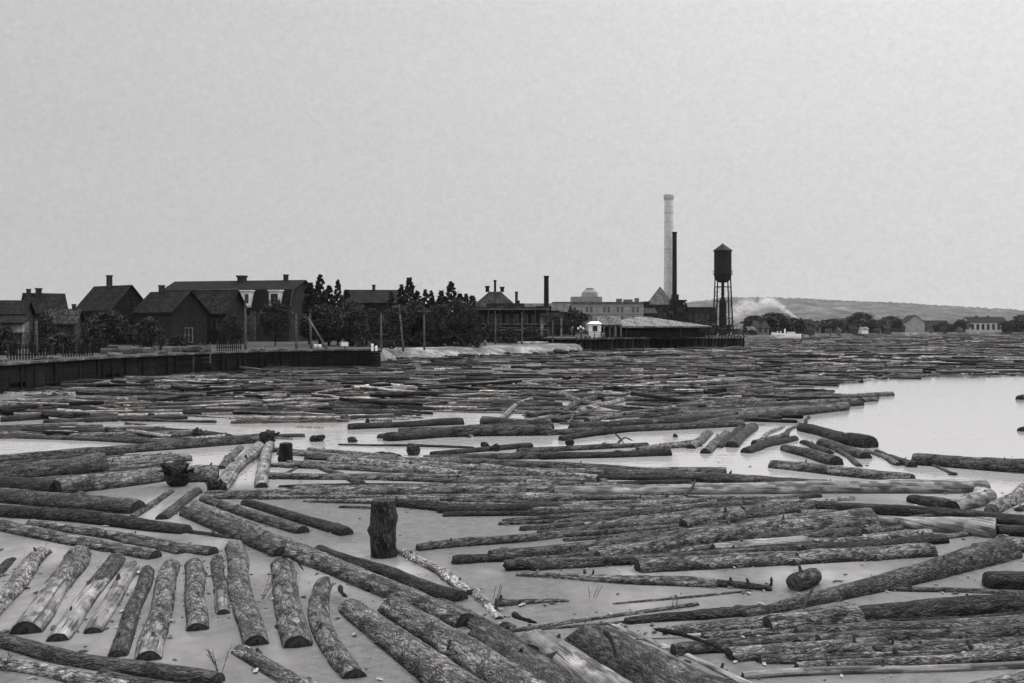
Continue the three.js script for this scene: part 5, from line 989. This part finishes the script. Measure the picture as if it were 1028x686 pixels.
const hullWhite = std(0.9, { side: THREE.DoubleSide });
{ // white steam launch
  const P = on(789, 341), t = thing('steam_launch', 'white launch with deck posts lying among the logs near the far shore', 'boat', [P.x, 0.35, P.z], 2.75);
  mesh('hull', merge([hullGeo(9.2, 2.2, 1.7)]), hullWhite, t); mesh('deck', merge([bx(6.8, 0.08, 1.7, -0.6, 0.95, 0)]), M.paleTimber, t);
  mesh('cabin', merge([bx(2.4, 1.0, 1.3, -1.6, 1.03, 0), bx(2.7, 0.1, 1.6, -1.6, 2.03, 0)]), M.white, t); mesh('funnel', merge([bar([0.3, 1.0, 0], [0.3, 3.1, 0], 0.28, 0.26, 12)]), M.white, t);
  for (const x of [1.6, 2.6]) mesh('post', merge([bar([x, 1.0, 0], [x, 2.4, 0], 0.2, 0.15, 8)]), M.white, t);
}
function skiff(label, px, py, L, yaw, tone, flip = true, h = WALL_TOP) {
  const P = on(px, py, h + 0.15), t = thing('skiff', label, 'boat', [P.x, groundY(px, -P.z) + (flip ? 0.42 : 0.1), P.z], yaw);
  mesh('hull', merge([hullGeo(L, L * 0.28, 0.5, flip ? -1 : 1)]), hullMat(tone), t); mesh('gunwale', merge([bx(L * 0.8, 0.06, L * 0.26, -L * 0.08, flip ? -0.42 : 0.36, 0)]), hullMat(tone * 0.7), t);
}
skiff('upturned grey skiff on the yard in front of the large dark bush', 100, 351, 3.4, 0.1, 0.3);
skiff('upturned dark skiff with a pale keel farther along the yard', 119, 353, 3.0, 0.15, 0.2);
skiff('upturned pale skiff by the blank grey house front', 142, 352, 2.2, 0, 0.35);
skiff('light skiff lying on the yard under the white gable window', 179, 351, 3.0, 0.1, 0.3);
skiff('bright skiff beside the ladder frame on the sea wall', 197, 352, 2.6, -0.2, 0.45, false);
skiff('long white boat laid up on the shore road before the galleries', 535, 344.5, 5.0, 0, 0.75, true, 1.4);
skiff('short white boat turned over on the shore road by the wharf gate', 568, 343, 2.2, 0, 0.85, true, 1.4);
{ // tent and carts
  const P = on(487, 347, 1.4), t = thing('small_tent', 'little white tent under the trees at the end of the dense grove', 'tent', [P.x, 1.35, P.z]);
  const c = new THREE.ConeGeometry(0.6, 0.95, 4, 1); c.rotateY(0.6); c.translate(0, 0.47, 0); mesh('canvas', merge([c]), M.dullWhite, t); mesh('flap', merge([bx(0.2, 0.6, 0.03, 0.05, 0, 0.58)]), M.dullWhite, t);
}
function car(label, px, depth, yaw, body, top) {
  const t = thing('touring_car', label, 'car', [(px - 514) / F * depth, groundY(px, depth) + 0.02, -depth], yaw);
  mesh('body', merge([bx(1.7, 0.75, 1.35, -0.5, 0.5, 0), bx(1.1, 0.55, 0.8, 0.9, 0.55, 0), bx(3.2, 0.12, 1.0, 0.1, 0.42, 0)]), std(body, { roughness: 0.5 }), t);
  mesh('hood_top', merge([bx(1.9, 0.1, 1.4, -0.45, 1.85, 0), bx(0.08, 0.65, 1.3, -1.3, 1.22, 0)]), std(top), t);
  for (const x of [0.3, -0.5]) mesh('strut', merge([bar([x, 1.2, 0.6], [x, 1.85, 0.6], 0.03), bar([x, 1.2, -0.6], [x, 1.85, -0.6], 0.03)]), M.iron, t);
  for (const [x, z] of [[1.15, 0.68], [1.15, -0.68], [-1.0, 0.68], [-1.0, -0.68]]) { const w = mesh('wheel', merge([new THREE.TorusGeometry(0.36, 0.06, 8, 18), new THREE.CylinderGeometry(0.07, 0.07, 0.12, 8).rotateX(Math.PI / 2), bx(0.68, 0.04, 0.03, 0, -0.02, 0), bx(0.04, 0.68, 0.03, 0, -0.34, 0)]), M.iron, t); w.position.set(x, 0.42, z); }
}
car('dark open car with a folding top under the dense grove', 470, 146, 0.1, 0.03, 0.12);
car('dark open car on the shore road between the groves', 384, 126, 0.0, 0.03, 0.05);
const poleG = 'utility poles along the shore road';
const poleWood = std(0.34, { map: grimeMap });
function pole(label, px, topPy, basePx, depth, arm, tone = poleWood) {
  const b = groundY(basePx, depth), dx = (px - basePx) / F * depth, h = EYE - (topPy - HZ) / F * depth - b, t = thing('utility_pole', label, 'pole', [(basePx - 514) / F * depth, b - 0.2, -depth], 0, poleG);
  mesh('pole', merge([bar([0, 0, 0], [dx, h, 0], 0.15, 0.1, 9)]), tone, t);
  for (let i = 0; i < arm; i++) { const y = h - 0.35 - 0.55 * i, x = dx * y / h; const c = mesh('crossarm', merge([bx(1.7, 0.11, 0.1, x, y, 0.12)]), tone, t); mesh('insulator', merge([-0.75, -0.4, 0.4, 0.75].map((q) => bar([x + q, y + 0.11, 0.12], [x + q, y + 0.24, 0.12], 0.04, 0.03, 5))), M.dullWhite, c); }
}
pole('tall straight pole in front of the barn roofed block near its white double dormer', 246, 299, 246.5, 104, 0);
pole('pale thick pole at the end of the barn roofed block', 297, 313, 297.5, 108, 0, M.capTimber);
pole('thin upright pole of the pair tied together by the first grove', 311, 313, 312.5, 105, 0);
pole('leaning pale pole of the pair tied together by the first grove', 309, 317, 329.5, 104, 0, M.capTimber);
pole('slim dark pole between the two groves', 382.5, 312, 382.5, 118, 0);
pole('leaning pole with a pale head before the dense grove', 400.5, 304, 405, 124, 1);
pole('straight pole with a crossarm in the middle of the dense grove', 425.5, 309, 426, 131, 1);
pole('short pole by the pale porch at the picture edge', 36, 320, 36.5, 82, 0);
pole('thin pole before the galleries near the tent', 497, 311, 497.5, 158, 0);
pole('thin pole before the middle of the galleries', 524, 312, 524, 160, 0);
pole('thin pole by the iron chimney base', 555, 321, 555, 170, 0);
{ // lamp post with two globes
  const D = 168, t = thing('lamp_post', 'lamp post with two white globes at the end of the pale bank', 'lamp post', [(583 - 514) / F * D, groundY(583, D), -D]), h = 2.7;
  mesh('post', merge([bar([0, -0.2, 0], [0, h, 0], 0.09, 0.06, 8), bx(1.0, 0.07, 0.07, 0, h - 0.35, 0), bx(0.3, 0.3, 0.3, 0, -0.1, 0)]), M.paleTimber, t);
  for (const x of [-0.42, 0, 0.42]) mesh('globe', new THREE.SphereGeometry(0.19, 14, 10).translate(x, x ? h - 0.12 : h + 0.15, 0), M.white, t);
}
{ // notice board on a post, bollards and drums on the wall top
  const P = on(345, 351.5, WALL_TOP), t = thing('notice_board', 'small white board on a post at the edge of the sea wall', 'sign', [P.x, 1.8, P.z - 0.6]);
  mesh('post', merge([bx(0.1, 0.7, 0.08)]), M.timber, t); mesh('board', merge([bx(0.72, 0.42, 0.05, 0, 0.42, 0.07)]), M.white, t);
  for (const [px, h, l] of [[372.5, 0.7, 'taller white bollard near the end of the sea wall'], [376.5, 0.45, 'shorter white bollard near the end of the sea wall']]) {
    const Q = on(px, 352, WALL_TOP), b = thing('bollard', l, 'bollard', [Q.x, 1.78, Q.z - 0.8]); mesh('post', merge([bar([0, 0, 0], [0, h * 0.8, 0], 0.12, 0.11, 10)]), M.white, b); mesh('cap', new THREE.SphereGeometry(0.13, 10, 8).translate(0, h * 0.86, 0), M.white, b);
  }
  for (const [px, l] of [[314.3, 'first of two white drums under the leaning pale pole'], [318.5, 'second of two white drums, against the leaning pale pole']]) {
    const Q = on(px, 350.5, WALL_TOP), b = thing('drum', l, 'barrel', [Q.x, 1.8, Q.z - 1.2]); mesh('shell', merge([new THREE.LatheGeometry([[0, 0], [0.17, 0], [0.21, 0.25], [0.17, 0.5], [0, 0.5]].map(([a, y]) => new THREE.Vector2(a, y)), 16)]), M.white, b); mesh('hoop', merge([new THREE.TorusGeometry(0.2, 0.015, 5, 18).rotateX(Math.PI / 2).translate(0, 0.16, 0), new THREE.TorusGeometry(0.2, 0.015, 5, 18).rotateX(Math.PI / 2).translate(0, 0.36, 0)]), M.iron, b);
  }
  const R = rng(66), spots = [[2, 'white bundle at the picture edge behind the sea wall'], [41, 'small pale bundle near the short pole'], [52, 'white bundle past the short pole behind the sea wall'], [113, 'pale bundle between the grey skiff and the dark skiff'], [117, 'bright bundle beside the upturned dark skiff'], [256, 'white bundle at the foot of the tall straight pole'], [262, 'pale flat bundle before the dense dark tree'], [284, 'pale bundle behind the sea wall by the thick pole'], [207, 'pale bundle on the wall by the ladder frame'], [163, 'white bundle before the blank house front']];
  for (const [px, l] of spots) { const d = wallDepth(px) + 1.6 + 2 * R(), b = mesh('sacking_bundle', lumpGeo(0.3 + 0.25 * R(), 0.16, 0.25, px, 0.5, 2), M.dullWhite); b.position.set((px - 514) / F * d, 1.8, -d); tag(b, l, 'bundle'); }
}
{ // ladder frame hung on the sea wall
  const px = 206, d = wallDepth(px) - 0.45, t = thing('ladder_frame', 'pale wooden ladder frame hung over the face of the sea wall', 'ladder', [(px - 514) / F * d, 0.9, -d]);
  for (const x of [-0.45, 0.45]) mesh('rail', merge([bx(0.08, 1.9, 0.08, x, 0, 0)]), M.capTimber, t);
  for (let i = 0; i < 5; i++) mesh('rung', merge([bx(0.82, 0.06, 0.06, 0, 0.15 + i * 0.36, 0)]), M.capTimber, t);
}
{ // yard fence behind the sea wall
  for (const [x0, x1, l] of [[4, 60, 'weathered picket fence behind the sea wall before the small cottage'], [60, 96, 'stretch of dark picket fence before the large dark bush'], [215, 245, 'short dark fence by the tall straight pole']]) {
    const a = (x0 + x1) / 2, d = wallDepth(a) + 7, b = groundY(a, d), w = (x1 - x0) / F * d, slope = Math.atan2(wallDepth(x1) - wallDepth(x0), w), t = thing('picket_fence', l, 'fence', [(a - 514) / F * d, b, -d], slope);
    mesh('rail', merge([bx(w, 0.08, 0.05, 0, 0.3, -0.05), bx(w, 0.08, 0.05, 0, 0.8, -0.05)]), M.darkTimber, t);
    const pk = merge([bx(0.11, 1.1, 0.03)]), n = Math.round(w / 0.24); for (let i = 0; i < n; i++) mesh('picket', pk, i % 5 ? M.darkTimber : M.timber, t).position.x = -w / 2 + (i + 0.5) * w / n;
  }
}
{ // dark drift logs and stones lying along the pale bank
  const R = rng(19);
  const ords = ORD.slice(0, 20); for (let i = 0; i < 20; i++) { const px = 384 + 10.2 * (i + R()), d = shoreDepth(px) + 0.4 + 3.5 * R() * R(), q = 0.2 + 0.9 * R() * R(), b = mesh('bank_stone', lumpGeo(q * (1 + R()), q * 0.4, q, i + 3, 0.8, 2), i % 4 ? LM.b : LM.m); b.position.set((px - 514) / F * d, 0.05, -d); tag(b, `${ords[i]} boulder along the foot of the pale bank, counting from the sea wall`, 'boulder', 'boulders along the pale bank'); }
}

renderer.render(scene, camera);
